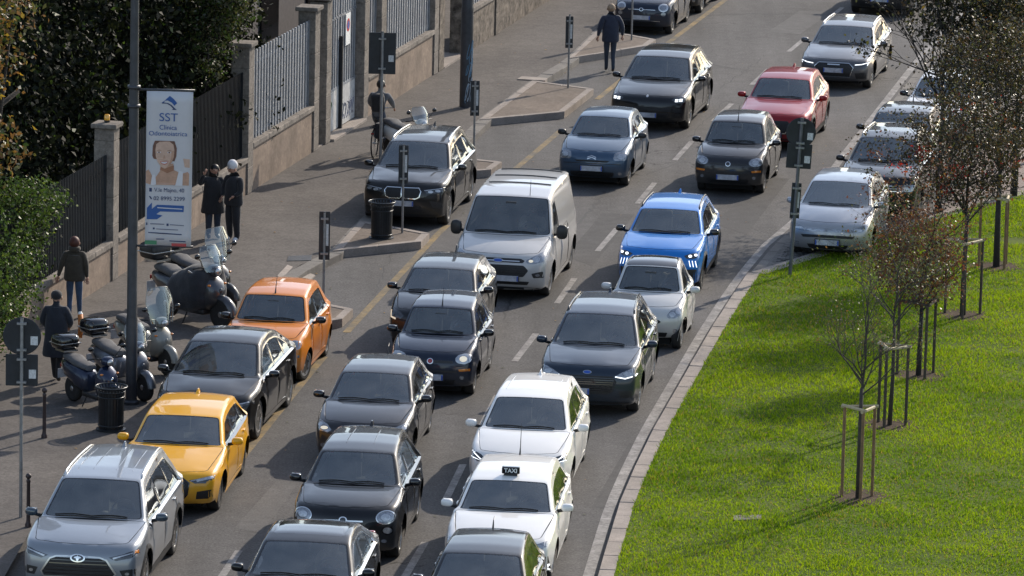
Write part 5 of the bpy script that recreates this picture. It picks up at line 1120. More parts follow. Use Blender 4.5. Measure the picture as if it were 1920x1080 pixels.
make_car('parked_car', SP['hatch'], P_black, 'black car cut by the top edge behind the round dark blue hatchback', (1317, 23.5), False, 12.0, GP)
make_car('queuing_car', SP['macan'], P_black, 'black sport utility car with four-point headlights beside the walking man', (1291.7, 240), False, 11.0, GL)
make_car('queuing_car', SP['c2'], P_steel, 'small steel-blue hatchback with double chevron emblem', (1180.6, 347), False, None, GL)
make_car('queuing_van', SP['van'], P_van, 'silver panel van with black mirrors in the middle of the queue', (1031, 553), False, 8.6, GL)
make_car('queuing_car', panda(amber=1, lit=0), P_dgrey, 'small boxy dark grey hatchback with amber lights in front of the red car', (1434, 361), False, None, GL)
make_car('queuing_car', SP['p2008'], P_blue, 'bright blue crossover with claw running lights behind the tiny white car', (1315.7, 543.5), False, None, GL)
make_car('queuing_car', SP['smart'], P_smart, 'tiny pale two-seat city car between the blue crossover and the slate one', (1279, 652.5), False, None, GL)
make_car('queuing_car', SP['kuga'], P_kuga, 'slate blue crossover with white L-shaped running lights near the kerb', (1197.5, 769.7), False, None, GL)
make_car('queuing_car', SP['leaf'], P_white, 'white hatchback without a roof sign behind the white taxi', (1097, 863), True, None, GL)
make_car('taxi', SP['corolla'], P_white, 'white taxi hatchback with a black roof sign', (1063.6, 1013), True, None, GL)
make_car('queuing_car', SP['hatch'], P_black, 'black hatchback cut by the bottom edge in front of the taxi', (1016, 1160), True, 5.6, GL)
make_car('queuing_car', SP['sedan'], P_black, 'black car with chrome window trim cut by the bottom edge at lower centre', (700, 1137), True, 5.6, GL)
make_car('queuing_car', SP['f500x'], P_black, 'black crossover with round headlights and chrome moustache bar', (749.6, 1043), False, None, GL)
make_car('queuing_car', SP['hatch'], P_dgrey, 'dark grey hatchback behind the black round-headlight crossover', (807, 811), True, None, GL)
make_car('queuing_car', panda(lit=1, amber=1, redbadge=1), P_navy, 'small boxy navy hatchback with a red badge and lit headlight', (891, 738), False, None, GL)
make_car('queuing_car', SP['ds'], P_black, 'black hatchback squeezed between the navy boxy car and the van', (924, 609), True, None, GL)
make_car('queuing_car', SP['cx3'], P_red, 'red crossover behind the dark grey boxy hatchback', (1547, 245), True, 10.8, GL)
make_car('queuing_car', SP['a4'], P_grey, 'grey estate car with roof rails and white running lights near the top', (1634, 164), False, 11.6, GL)
make_car('queuing_car', SP['suv'], P_black, 'dark car cut by the top edge above the grey estate car', (1715, 28), False, 12.2, GL)
make_car('parked_car', SP['civic'], P_civ, 'silver one-box hatchback on the cobbled bay beside the lawn', (1632, 481), False, 10.5, GR)
make_car('parked_car', SP['suv'], P_blackb, 'dark sport utility car with chrome grille bars behind the silver one-box hatchback', (1722, 408), False, 11, GR)
make_car('parked_car', SP['ds'], P_black, 'black car on the cobbled bay in front of the white one', (1744, 339), False, 11.5, GR)
make_car('parked_car', SP['hatch'], P_white, 'white hatchback half hidden by the leaves on the right', (1822, 270), False, 12, GR)
# ------------------------------------------------------------------ people
M_skin = mat('skin', (.42, .24, .17), .55, var=.1)
def cloth(n, c, **k): return mat('cloth_'+n, c, .9, var=.25, vscale=9, bump=.35, bscale=22, sheen=.2, **k)
C_blk = cloth('black', (.014, .014, .017)); C_nav = cloth('navy', (.018, .023, .042)); C_brn = cloth('dark_olive', (.045, .037, .027)); C_jean = cloth('jeans', (.045, .085, .16)); C_djean = cloth('dark_jeans', (.025, .035, .055)); C_wht = cloth('white', (.62, .61, .62)); C_coat = cloth('midnight', (.012, .015, .024))
C_cream = cloth('beige', (.30, .25, .19)); C_grey = cloth('grey', (.10, .10, .105))
H_red = mat('auburn_hair', (.075, .022, .014), .6, var=.3); H_blk = mat('black_hair', (.010, .008, .008), .5, var=.3); H_fair = mat('cropped_fair_hair', (.28, .20, .13), .7, var=.2)
S_blk = mat('black_shoes', (.015, .014, .014), .5); S_wht = mat('white_trainers', (.62, .62, .63), .6); S_brn = mat('brown_shoes', (.05, .035, .025), .55)
def hand(par, p, d, m=M_skin, curl=.5, name='hand'):
    """palm with five separate bent fingers; d: pointing direction"""
    d = Vector(d).normalized(); s = d.orthogonal().normalized(); n = d.cross(s); b = MB()
    b.ell(Vector(p)+d*.045, (.042, .018, .048), Matrix((s, n, d)).transposed(), 8, 6)
    for i, (o_, ln) in enumerate(((-.030, .062), (-.011, .074), (.009, .070), (.028, .056))):
        q = Vector(p)+d*.085+s*o_; e = q+d*ln*.5+n*ln*.1*curl; b.tube([q, e, e+(d*(1-curl)+n*curl).normalized()*ln*.5], [.0095, .009, .007], 6)
    q = Vector(p)+d*.035-s*.035; b.tube([q, q-s*.03+d*.025, q-s*.035+d*.055+n*.02], [.012, .011, .008], 6)
    return b.build(name, m, par, True)
def person(name, loc, rz, hgt, top, leg, shoe, hair, label, J=None, bulk=1., hands=True, face=False, head_m=None, group='people on the pavement', legr=1.):
    K = dict(pel=(0,0,.95), bel=(0,-.005,1.10), che=(0,0,1.30), nb=(0,.005,1.45), nk=(0,0,1.52), hd=(0,-.015,1.60), ht=(0,-.01,1.685))
    for s, x in (('l', 1), ('r', -1)):
        K.update({s+'s': (x*.185,.01,1.405), s+'e': (x*.245,.04,1.13), s+'w': (x*.255,-.03,.89), s+'h': (x*.09,0,.90), s+'k': (x*.10,-.02,.50), s+'a': (x*.10,.02,.095), s+'t': (x*.115,-.15,.04)})
    K.update(J or {})
    rad = dict(pel=.145, bel=.135*bulk, che=.150*bulk, nb=.085, nk=.058, hd=.098, ht=.072, ls=.085*bulk, le=.058*bulk, lw=.036, lh=.105, lk=.068, la=.048, lt=.040); [rad.__setitem__(k, rad[k]*legr) for k in ('lh', 'lk', 'la')]; rad.update({('r'+k[1:]): v for k, v in list(rad.items()) if k[0] == 'l'})
    E_ = [('pel','bel',top), ('bel','che',top), ('che','nb',top), ('nb','nk',M_skin), ('nk','hd',head_m or M_skin), ('hd','ht',head_m or M_skin)]
    for s in 'lr': E_ += [('che',s+'s',top), (s+'s',s+'e',top), (s+'e',s+'w',top), ('pel',s+'h',leg), (s+'h',s+'k',leg), (s+'k',s+'a',leg), (s+'a',s+'t',shoe)]
    names = list(K); sc = hgt/1.75; me = bpy.data.meshes.new('sk'); me.from_pydata([Vector(K[k])*sc for k in names], [(names.index(a), names.index(b)) for a, b, _ in E_], [])
    so_ = bpy.data.objects.new('sk', me); COL.objects.link(so_); md = so_.modifiers.new('s', 'SKIN'); md.use_smooth_shade = True; md.branch_smoothing = .6
    for i, k in enumerate(names): me.skin_vertices[0].data[i].radius = (rad.get(k, .05)*sc, rad.get(k, .05)*sc*(.92 if k in ('pel','bel','che') else 1)); me.skin_vertices[0].data[i].use_root = (k == 'pel')
    sd = so_.modifiers.new('u', 'SUBSURF'); sd.levels = 2; sd.render_levels = 2
    dg = bpy.context.evaluated_depsgraph_get(); nm = bpy.data.meshes.new_from_object(so_.evaluated_get(dg)); bpy.data.objects.remove(so_)
    mats = []; [mats.append(e[2]) for e in E_ if e[2] not in mats]; nm.materials.clear(); [nm.materials.append(m) for m in mats]
    A = np.array([np.array(K[a])*sc for a, b, _ in E_]); B = np.array([np.array(K[b])*sc for a, b, _ in E_]); mi = []; rr = np.array([(rad.get(a, .05)+rad.get(b, .05))/2*sc for a, b, _ in E_])
    for p in nm.polygons:
        c = np.array(p.center); t = np.clip(((c-A)*(B-A)).sum(1)/np.maximum(((B-A)**2).sum(1), 1e-9), 0, 1); d = np.linalg.norm(c-(A+(B-A)*t[:,None]), axis=1)-rr
        mi.append(mats.index(E_[int(np.argmin(d))][2])); p.use_smooth = True
    nm.polygons.foreach_set('material_index', mi)
    root = empty(name, loc, rz, label, 'person', group); o = bpy.data.objects.new('body', nm); COL.objects.link(o); o.parent = root
    H = Vector(K['hd'])*sc
    if hair: MB().ell(H+Vector((0, .034, .038))*sc, (.103*sc, .102*sc, .105*sc), None, 14, 9).build('hair', hair, root, True)
    if hands:
        for s in 'lr':
            w_ = Vector(K[s+'w'])*sc; d = (w_-Vector(K[s+'e'])*sc).normalized(); hand(root, w_-d*.01, d)
    for x in (1, -1): MB().ell(H+Vector((x*.098, .0, .0))*sc, (.014, .03, .034), None, 8, 6).build('ear', M_skin, root, True)
    MB().ell(H+Vector((0, -.108, -.005))*sc, (.014, .022, .026), None, 8, 6).build('nose', M_skin, root, True)
    if face:
        for x in (1, -1): MB().ell(H+Vector((x*.036, -.088, .022))*sc, (.015, .012, .009), None, 8, 6).build('eye', H_blk, root, True)
        MB().ell(H+Vector((0, -.09, -.045))*sc, (.026, .012, .007), None, 8, 6).build('mouth', mat('lips', (.3, .09, .08), .5), root, True)
    return root
def skirt(par, secs, m, name):
    """closed tube of elliptic sections (z, rx, ry, cx, cy)"""
    b = MB(); b.loft([[Vector((cx+rx*math.cos(a), cy+ry*math.sin(a), z)) for a in [2*math.pi*k/16 for k in range(16)]] for z, rx, ry, cx, cy in secs]); return b.build(name, m, par, True, R(60))
WZ = lambda px, py: G(px, py, SZ)
away = R(180-12)
p1 = person('person', WZ(139, 600), R(176), 1.68, C_brn, C_jean, S_brn, None, 'walker with auburn hair, dark padded jacket and blue jeans seen from behind', dict(lk=(.10,-.06,.50), la=(.09,.10,.12), lt=(.09,-.04,.05), rk=(-.09,-.06,.50), ra=(-.09,-.16,.10), rt=(-.10,-.32,.05), le=(.27,.06,1.13), lw=(.33,.02,.91)), 1.12)
MB().ell((0, .03, 1.57), (.108, .115, .12), None, 14, 9).build('hair', H_red, p1, True); skirt(p1, [(.80, .195, .15, 0, .0), (.84, .215, .165, 0, 0), (1.05, .195, .155, 0, 0), (1.22, .205, .15, 0, 0), (1.32, .15, .10, 0, .02)], C_brn, 'jacket_hem'); MB().lathe([(.10, 0), (.125, .03), (.12, .07), (.09, .09)], (0, .03, 1.40), 14).build('hood', C_brn, p1, True)
p2 = person('person', WZ(105, 716), R(172), 1.75, C_coat, C_blk, S_blk, None, 'person in a long midnight coat and black cap walking away beside the scooters', dict(re=(-.27,-.02,1.14), rw=(-.20,-.20,1.02), le=(.27,-.02,1.14), lw=(.22,-.18,1.0), lk=(.07,-.08,.50), la=(.05,-.12,.09), lt=(.05,-.27,.04), rk=(-.07,0,.50), ra=(-.06,.12,.12), rt=(-.06,0,.04)), 1.18)
skirt(p2, [(.50, .25, .19, 0, .01), (.54, .265, .20, 0, .01), (.85, .225, .175, 0, .005), (1.15, .215, .16, 0, 0), (1.33, .20, .14, 0, 0), (1.44, .12, .08, 0, .02)], C_coat, 'coat'); MB().ell((0, .0, 1.655), (.108, .115, .10), None, 14, 8).build('cap', C_blk, p2, True)
rl = empty('paper_roll', WZ(148, 716)+Vector((0, .1, .82)), 0, 'orange rolled paper bag carried under the arm by the walker in the coat', 'bag'); MB().tube([(0, 0, 0), (.02, .05, .20), (.0, .12, .42)], [.045, .05, .05], 10).build('roll', mat('orange_paper', (.5, .16, .03), .6, var=.25), rl, True); MB().tube([(.0, .12, .42), (-.01, .14, .47)], [.05, .03], 8).build('rolled_end', M_paper, rl)
p3 = person('person', WZ(399, 447), R(12), 1.62, C_blk, C_djean, S_blk, H_blk, 'dark-haired person in a black coat raising a hand to the head', dict(re=(-.34,-.05,1.28), rw=(-.24,-.16,1.52), le=(.25,-.06,1.12), lw=(.16,-.18,1.0), hd=(.03,-.03,1.595), ht=(.035,-.02,1.68)), 1.12, face=True, legr=1.35)
MB().ell((.02, .05, 1.40), (.10, .06, .16), None, 12, 8).build('long_hair', H_blk, p3, True)
skirt(p3, [(.56, .255, .19, 0, 0), (.60, .265, .20, 0, 0), (.9, .225, .175, 0, 0), (1.12, .205, .155, 0, 0), (1.24, .19, .13, 0, 0), (1.32, .13, .08, 0, .02)], C_blk, 'coat')
p4 = person('person', WZ(437, 453), R(-38), 1.72, C_blk, C_blk, S_wht, None, 'person in black with a white knitted hat and white trainers', dict(le=(.25,-.06,1.12), lw=(.18,-.2,1.04), re=(-.25,-.04,1.12), rw=(-.18,-.18,1.0), hd=(-.02,-.05,1.595), ht=(-.02,-.05,1.68)), 1.15, face=True, legr=1.35)
MB().ell((-.02, -.025, 1.65), (.110, .118, .125), None, 14, 9).build('knitted_hat', C_wht, p4, True); skirt(p4, [(.80, .215, .165, 0, 0), (.84, .23, .175, 0, 0), (1.15, .215, .165, 0, 0), (1.30, .19, .13, 0, 0), (1.40, .12, .08, 0, .02)], C_blk, 'jacket_hem')
p5 = person('person', G(1143, 136), R(186), 1.80, C_nav, C_djean, S_brn, H_fair, 'man in a navy jacket with cropped fair hair walking away at the top', dict(le=(.28,.06,1.14), lw=(.31,-.02,.91), re=(-.29,.02,1.14), rw=(-.31,-.10,.92), lk=(.08,-.07,.50), la=(.07,-.13,.10), lt=(.07,-.28,.05), rk=(-.08,-.02,.50), ra=(-.07,.14,.14), rt=(-.07,.02,.05)), 1.2)
skirt(p5, [(.80, .205, .16, 0, 0), (.84, .225, .175, 0, 0), (1.08, .215, .165, 0, 0), (1.28, .22, .155, 0, 0), (1.40, .19, .12, 0, .0), (1.47, .11, .07, 0, .02)], C_nav, 'jacket_hem')
# ------------------------------------------------------------------ bicycle and rider
def bike_wheel(par, y, r, nm='wheel'):
    b = MB(); b.tube([(0, y+r*math.cos(a), r+r*math.sin(a)-.0) for a in [2*math.pi*i/28 for i in range(29)]], .018, 6, False); o = b.build(nm, M_tyre, par, True)
    s = MB()
    for k in range(14): a = 2*math.pi*k/14; s.tube([(0, y, r), (0, y+r*math.cos(a), r+r*math.sin(a))], .003, 3, False)
    s.tube([(-.05, y, r), (.05, y, r)], .022, 8); s.build('spokes', M_alu, o); return o
bl = WZ(712, 289); bk = empty('bicycle', bl, away, 'bicycle with a dark pannier ridden past the graffiti gate', 'bicycle')
for y in (-.53, .53): bike_wheel(bk, y, .345)
fr = MB(); M_bikef = mat('bike_frame', (.04, .045, .05), .35, .5)
for a, b in (((0, .53, .345), (0, .06, .30)), ((0, .06, .30), (0, .20, .82)), ((0, .06, .30), (0, -.38, .78)), ((0, .17, .74), (0, -.36, .86)), ((0, -.36, .92), (0, -.53, .345)), ((0, .53, .345), (0, .18, .76))): fr.tube([a, b], .017, 7)
fr.build('frame', M_bikef, bk, True); MB().tube([(-.28, -.26, 1.08), (-.18, -.36, 1.05), (0, -.38, 1.03), (.18, -.36, 1.05), (.28, -.26, 1.08)], .014, 6).build('handlebar', M_alu, bk, True); MB().tube([(0, -.36, .9), (0, -.38, 1.03)], .016, 6).build('stem', M_alu, bk)
MB().ell((0, .23, .87), (.075, .13, .04)).build('saddle', M_blk, bk, True); MB().box((-.12, .56, .66), (.16, .34, .36), bev=.03).build('pannier', C_blk, bk, True); MB().box((0, .58, .74), (.14, .36, .02)).build('carrier', M_bikef, bk); MB().box((0, .77, .60), (.06, .02, .04)).build('rear_reflector', M_red, bk)
MB().tube([(0, .06, .30), (-.08, .06, .30), (-.08, -.02, .16)], .01, 5).build('crank', M_alu, bk); MB().box((-.12, -.03, .15), (.09, .07, .02)).build('pedal', M_blk, bk)
p6 = person('person', bl, away, 1.75, C_grey, C_djean, S_blk, H_blk, 'cyclist in dark grey with a backpack riding away behind the large sign', dict(pel=(0,.20,.98), bel=(0,.17,1.12), che=(0,.08,1.32), nb=(0,.03,1.46), nk=(0,.0,1.53), hd=(0,-.03,1.61), ht=(0,-.03,1.695), ls=(.185,.06,1.41), le=(.27,-.05,1.20), lw=(.27,-.22,1.08), rs=(-.185,.06,1.41), re=(-.27,-.05,1.20), rw=(-.27,-.22,1.08), lh=(.09,.18,.93), rh=(-.09,.18,.93), lk=(.10,-.16,.70), la=(.12,-.0,.42), lt=(.12,-.14,.37), rk=(-.10,-.10,.56), ra=(-.12,.02,.22), rt=(-.12,-.12,.17)), 1.15, group='people on the pavement')
MB().box((0, .27, 1.25), (.32, .20, .46), Matrix.Rotation(R(-18), 3, 'X'), bev=.07).build('backpack', C_blk, p6, True)

# ------------------------------------------------------------------ scooters
M_shld = glass('windshield_acrylic', (.80, .82, .80), .05); M_shh = mat('frosted_windshield', (.26, .265, .25), .25, coat=.5)
def sec(y, z, rx, rz, n=14, p=.75):
    sg = lambda t: math.copysign(abs(t)**p, t); return [Vector((rx*sg(math.cos(a)), y, z+rz*sg(math.sin(a)))) for a in [2*math.pi*k/n for k in range(n)]]
def scooter(px, rz, pm, label, topbox=True, shield=1, cover=False, pm2=None, big=1.0, z=SZ):
    r = empty('motor_scooter', G(*px, z), rz, label, 'scooter', 'scooters parked on the pavement'); r.scale = (big,)*3
    pm2 = pm2 or pm
    for y, rd in ((0, .25), (1.30, .24)):
        b = MB(); b.lathe([(rd*.62, -.05), (rd*.82, -.062), (rd*.97, -.045), (rd, 0), (rd*.97, .045), (rd*.82, .062), (rd*.62, .05)], (0, y, rd), 26, 'X'); wo = b.build('wheel', M_tyre, r, True)
        b = MB(); b.lathe([(.03, -.06), (.05, -.05), (.05, .05), (.03, .06)], (0, y, rd), 12, 'X')
        for k in range(5): a = 2*math.pi*k/5; b.tube([(0, y+.04*math.cos(a), rd+.04*math.sin(a)), (0, y+rd*.66*math.cos(a), rd+rd*.66*math.sin(a))], [.02, .026], 6)
        b.build('rim', M_rim, wo)
    f = MB(); n = 12; f.loft([[Vector((sx, (.30+dr)*math.cos(a), .25+(.30+dr)*math.sin(a))) for sx, dr in ((-.085, -.05), (-.06, .0), (0, .02), (.06, 0), (.085, -.05), (0, -.015))] for a in np.linspace(R(35), R(175), n)]); f.build('front_fender', pm, r, True, R(60))
    MB().tube([(0, .0, .25), (0, .10, .55), (0, .20, .80)], .035, 8).build('fork', M_alu, r)
    b = MB(); b.loft([sec(.02, .56, .02, .03), sec(.05, .56, .13, .13), sec(.13, .58, .19, .22), sec(.22, .58, .22, .28), sec(.30, .52, .20, .26), sec(.36, .42, .15, .14)]); b.build('leg_shield', pm, r, True, R(70))
    MB().ell((0, .03, .62), (.035, .02, .05)).build('horn_cover', pm2, r, True)
    MB().box((0, .52, .26), (.36, .52, .10), bev=.03).build('floorboard', M_blk, r, True)
    b = MB(); b.loft([sec(.70, .45, .14, .16), sec(.80, .48, .20, .22), sec(1.05, .54, .22, .20), sec(1.35, .60, .19, .16), sec(1.58, .66, .10, .09), sec(1.64, .67, .04, .04)]); b.build('rear_body', pm, r, True, R(70))
    b = MB(); b.loft([sec(.74, .72, .12, .05), sec(.84, .74, .15, .065), sec(1.10, .76, .16, .07), sec(1.22, .80, .16, .085), sec(1.48, .82, .13, .06), sec(1.56, .81, .07, .03)]); b.build('seat', M_seat, r, True, R(70))
    b = MB(); b.loft([sec(.10, .93, .04, .04), sec(.14, .94, .11, .08), sec(.22, .95, .13, .09), sec(.30, .95, .09, .05)]); b.build('handlebar_cowl', pm, r, True, R(70)); MB().ell((0, .10, .93), (.07, .03, .065)).build('headlight', M_refl, r, True)
    for sx in (1, -1):
        MB().tube([(sx*.08, .24, .97), (sx*.22, .27, 1.0), (sx*.35, .33, .98)], .015, 6).build('handlebar', M_blk, r, True)
        mo = MB(); mo.tube([(sx*.20, .26, 1.0), (sx*.28, .22, 1.12), (sx*.33, .22, 1.18)], .007, 5); mo.ell((sx*.35, .22, 1.20), (.065, .025, .045), None, 10, 6); mo.build('mirror', M_gloss, r, True); MB().ell((sx*.17, .13, .72), (.035, .03, .02)).build('indicator', M_amb, r, True)
    MB().box((0, 1.66, .62), (.12, .04, .07), bev=.015).build('tail_light', M_red, r); MB().box((0, 1.70, .46), (.18, .012, .17)).build('number_plate', M_plate, r)
    MB().tube([(.16, 1.0, .24), (.18, 1.3, .27), (.18, 1.55, .32)], [.03, .055, .05], 10).build('exhaust', M_alu, r, True); MB().tube([(-.12, .7, .2), (-.2, .72, .02)], .012, 5).build('stand', M_blk, r)
    if shield:
        W_, H_ = .27*shield**.5, .52*shield; V = []; F = []
        for i in range(9):
            v = i/8
            for j in range(11):
                u = -1+2*j/10; wd = W_*(1-.45*max(0, v-.55)**1.5*2.2-.25*(1-v)**2); V.append((u*wd, .10+.16*v+.09*u*u, .93+H_*v*(1-.06*u*u)))
        for i in range(8):
            for j in range(10): F.append((i*11+j, i*11+j+1, i*11+12+j, i*11+11+j))
        ws_ = mesh('windshield', V, F, M_shld, r, True)
        ed = [V[j*11] for j in range(9)]+[V[88+j] for j in range(1, 11)]+[V[j*11+10] for j in range(7, -1, -1)]; MB().tube(ed, .007, 5).build('windshield_edge', M_shh, ws_)
    if topbox:
        MB().box((0, 1.55, .92), (.30, .30, .03)).build('rack', M_alu, r); b = MB(); b.box((0, 1.60, 1.07), (.44, .40, .28), bev=.09); tb = b.build('top_box', M_gloss if topbox == 1 else topbox, r, True, R(60)); MB().box((0, 1.60, 1.05), (.445, .405, .018), bev=.004).build('lid_seam', M_alu, tb)
    if cover:
        b = MB(); b.loft([sec(.16, .62, .26, .30), sec(.26, .68, .36, .36), sec(.45, .62, .38, .42), sec(.72, .56, .36, .40), sec(1.0, .50, .30, .32), sec(1.15, .46, .22, .22)]); o = b.build('leg_cover', cloth('leg_cover', (.020, .022, .028)), r, True, R(70))
        s_ = o.modifiers.new('sub', 'SUBSURF'); s_.levels = 2; s_.render_levels = 2; tx = bpy.data.textures.new('folds', 'CLOUDS'); tx.noise_scale = .16; dm = o.modifiers.new('folds', 'DISPLACE'); dm.texture = tx; dm.strength = .07; dm.mid_level = .5
        MB().box((-.30, .40, .86), (.012, .20, .10), Matrix.Rotation(R(15), 3, 'X')).build('reflective_patch', M_alu, r)
    return r
sr = R(38)
scooter((212, 776), sr, paint('scooter_blue', (.012, .022, .055), .4), 'dark blue scooter with a black top box behind the slatted bin', 1, 0, pm2=M_chr)
scooter((270, 752), sr, paint('scooter_silver', (.13, .14, .165), .5), 'dark silver scooter with a top box partly behind the lamp post', 1, .8, big=1.05)
scooter((314, 704), sr, paint('scooter_cream', (.26, .255, .225), .2), 'grey-cream scooter with a tall clear windshield', 0, 1.25, big=1.05)
scooter((416, 618), R(46), paint('scooter_grey', (.06, .065, .075), .5), 'large dark maxi scooter wrapped in a padded leg cover', M_blk, .8, True, big=1.22)
scooter((425, 588), R(44), paint('scooter_black', (.015, .015, .017), .4), 'black scooter with a windshield half hidden behind the maxi scooter', M_blk, 1.15, big=1.12)
scooter((800, 313), R(38), paint('scooter_white', (.68, .67, .64), .0), 'white scooter with windshield beside the cyclist', 0, .7, big=1.05)

# ------------------------------------------------------------------ street furniture
M_pole = mat('grey_pole', (.12, .125, .135), .5, .4, var=.25, vscale=6); M_polel = mat('galvanised_pole', (.26, .265, .27), .45, .6, var=.25, vscale=8); M_back = mat('sign_back', (.020, .024, .030), .45, .2, var=.3, vscale=5); M_lamp = mat('lamp_post_paint', (.045, .048, .056), .45, .3, var=.3, vscale=4)
M_bin = mat('bin_enamel', (.020, .024, .028), .35, .2, var=.3)
M_chok = mat('sticker', (.55, .56, .56), .6, var=.3, vscale=30)
def disc(par, c, r, m, nm, th=.02):
    b = MB(); b.loft([[Vector(c)+Vector((r*math.cos(a), y, r*math.sin(a))) for a in [2*math.pi*k/32 for k in range(32)]] for y in (-th/2, th/2)]); return b.build(nm, m, par)
def pole_sign(px, h, plates, label, rp=.028, z=SZ, rz=0., lean=0., m=None):
    """plates: (kind, z centre, width, height)"""
    r = empty('street_sign', G(*px, z), rz, label, 'sign', 'traffic sign posts'); r.rotation_euler = (0, lean, rz)
    MB().tube([(0, 0, -.02), (0, 0, h)], rp, 10).build('pole', m or M_polel, r, True, R(40)); MB().lathe([(rp, 0), (rp*.9, .015), (0, .02)], (0, 0, h), 10).build('pole_cap', M_blk, r)
    for k, zc, wd, hh in plates:
        if k == 'o': p = disc(r, (0, .05, zc), wd/2, M_back, 'sign_plate'); MB().tube([(wd/2*math.cos(a), .05, zc+wd/2*math.sin(a)) for a in [2*math.pi*i/32 for i in range(33)]], .012, 5, False).build('plate_rim', M_back, p)
        else: p = MB().box((0, .05, zc), (wd, .022, hh), bev=.008).build('sign_plate', M_back, r)
        for dz in (-.36, .36): MB().box((0, -.005, zc+dz*hh), (rp*2+.10, rp*2+.02, .035)).build('clamp', M_polel, p)
        if k != 'n': MB().box((wd*.33, .036, zc-hh*.12), (.12, .004, .15)).build('sticker', M_chok, p)
        else: MB().box((wd*.25, .036, zc+hh*.02), (.05, .004, hh*.45)).build('sticker', M_chok, p)
    return r
pole_sign((39, 970), 3.42, [('o', 3.10, .62, .62), ('s', 2.52, .54, .54)], 'round and square sign backs on a tall pole at the left edge', .03)
pole_sign((606, 581), 1.98, [('n', 1.50, .22, .98)], 'narrow sign back on the island beside the orange car', .025)
pole_sign((754, 438), 1.92, [('n', 1.50, .21, .84)], 'narrow sign back on a pole behind the litter bin island', .025)
pole_sign((888, 301), 1.86, [('n', 1.45, .21, .82)], 'narrow sign back behind the black twin-grille car', .025)
pole_sign((1065, 166), 1.86, [('n', 1.42, .19, .80)], 'narrow sign back on the wide kerbed island', .025)
pole_sign((1184, 76), 2.6, [('n', 2.1, .2, .8)], 'thin sign pole in front of the round dark blue hatchback', .025)
pole_sign((713, 306), 3.05, [('s', 2.55, .62, .96)], 'large rectangular sign back in front of the cyclist', .035)
pole_sign((1481, 516), 3.32, [('o', 3.02, .60, .60), ('s', 2.52, .52, .52), ('n', 1.58, .20, .75)], 'round and square sign backs on a dark pole at the lawn corner', .038, LZ, 0, R(2.6), M_pole)
def bollard(px, h, label):
    r = empty('bollard', G(*px, SZ), 0, label, 'bollard', 'iron bollards on the pavement'); MB().lathe([(.055, 0), (.055, .05), (.04, .08), (.034, .12), (.03, h-.16), (.036, h-.15), (.036, h-.12), (.026, h-.10)], n=14).build('shaft', mat('bollard_iron', (.06, .045, .045), .5, .4, var=.3), r, True, R(40)); MB().ell((0, 0, h-.05), (.05, .05, .05)).build('ball_top', MATS['bollard_iron'], r, True)
bollard((83, 821), .92, 'iron bollard with ball top near the slatted bin'); bollard((53, 988), .92, 'iron bollard with ball top beside the tall sign pole')
def litter_bin(px, label, rz=0.):
    r = empty('litter_bin', G(*px, SZ), rz, label, 'bin', 'slatted litter bins'); h = .80
    MB().lathe([(.27, .0), (.27, .03), (.21, .05)], n=28).build('foot', M_bin, r, True, R(40)); MB().lathe([(.195, .05), (.205, .62), (.215, .74), (.205, .74), (.19, .06)], n=28).build('liner', mat('bin_liner', (.012, .013, .015), .6), r, True, R(50))
    b = MB()
    for k in range(26):
        a = 2*math.pi*k/26; ca, sa = math.cos(a), math.sin(a); q = []
        for rr, zz in ((.225, .05), (.232, .62), (.245, .72), (.285, .80)):
            for s_ in (-.016, .016): q.append((rr*ca-s_*sa, rr*sa+s_*ca, zz))
        n0 = [(2*i, 2*i+1, 2*i+3, 2*i+2) for i in range(3)]; b.add(q, n0); b.add([(x*.965, y*.965, z) for x, y, z in q], [f[::-1] for f in n0])
    tag(b.build('slats', M_bin, r), kind='stuff')
    for zz, rr, t in ((.80, .285, .016), (.62, .235, .012), (.10, .23, .012), (.72, .25, .010)): MB().tube([(rr*math.cos(a), rr*math.sin(a), zz) for a in [2*math.pi*i/32 for i in range(33)]], t, 6, False).build('hoop', M_bin, r, True)
    return r
litter_bin((715, 447), 'black slatted litter bin on the kerbed island in front of the twin-grille car'); litter_bin((208, 806), 'black slatted litter bin on the pavement by the yellow car')
# lamp posts
lp = empty('lamp_post', G(246, 757, SZ), 0, 'tall dark lamp post carrying the clinic banner', 'lamp post', 'lamp posts')
MB().lathe([(.15, 0), (.15, .05), (.105, .08), (.105, 1.6), (.095, 1.66), (.088, 5.9), (.08, 6.0), (.07, 10.2)], n=20).build('post', M_lamp, lp, True, R(40)); MB().tube([(0, 0, 10.1), (.3, 0, 10.6), (1.6, 0, 10.8)], .05, 8).build('arm', M_lamp, lp, True); MB().box((1.9, 0, 10.78), (.7, .3, .12), bev=.05).build('lantern', M_lamp, lp, True)
for zz in (5.55, 5.9): MB().lathe([(.118, -.03), (.122, 0), (.118, .03)], (0, 0, zz), 18).build('collar', M_lamp, lp, True)
lp2 = empty('lamp_post', G(873, 201, SZ), 0, 'thick lamp post covered in graffiti by the kerbed island', 'lamp post', 'lamp posts')
MB().lathe([(.20, 0), (.155, .02), (.155, 1.5), (.15, 2.4), (.15, 2.45), (.14, 2.5), (.12, 7), (.1, 9)], n=20).build('post', M_lamp, lp2, True, R(40))
rr = random.Random(4)
for i in range(16):
    a0 = rr.uniform(R(-95), R(-25)); z0 = rr.uniform(.25, 1.7); pts = [((.158)*math.cos(a0+.25*math.sin(t*1.3+i)), .158*math.sin(a0+.25*math.sin(t*1.3+i)), z0+.22*math.sin(t+i)) for t in np.linspace(0, rr.uniform(3, 5), 10)]
    MB().tube(pts, .009, 4).build('graffiti', [mat('graffiti_pale', (.35, .40, .45), .6), mat('graffiti_blue', (.10, .22, .33), .6)][i % 2], lp2)
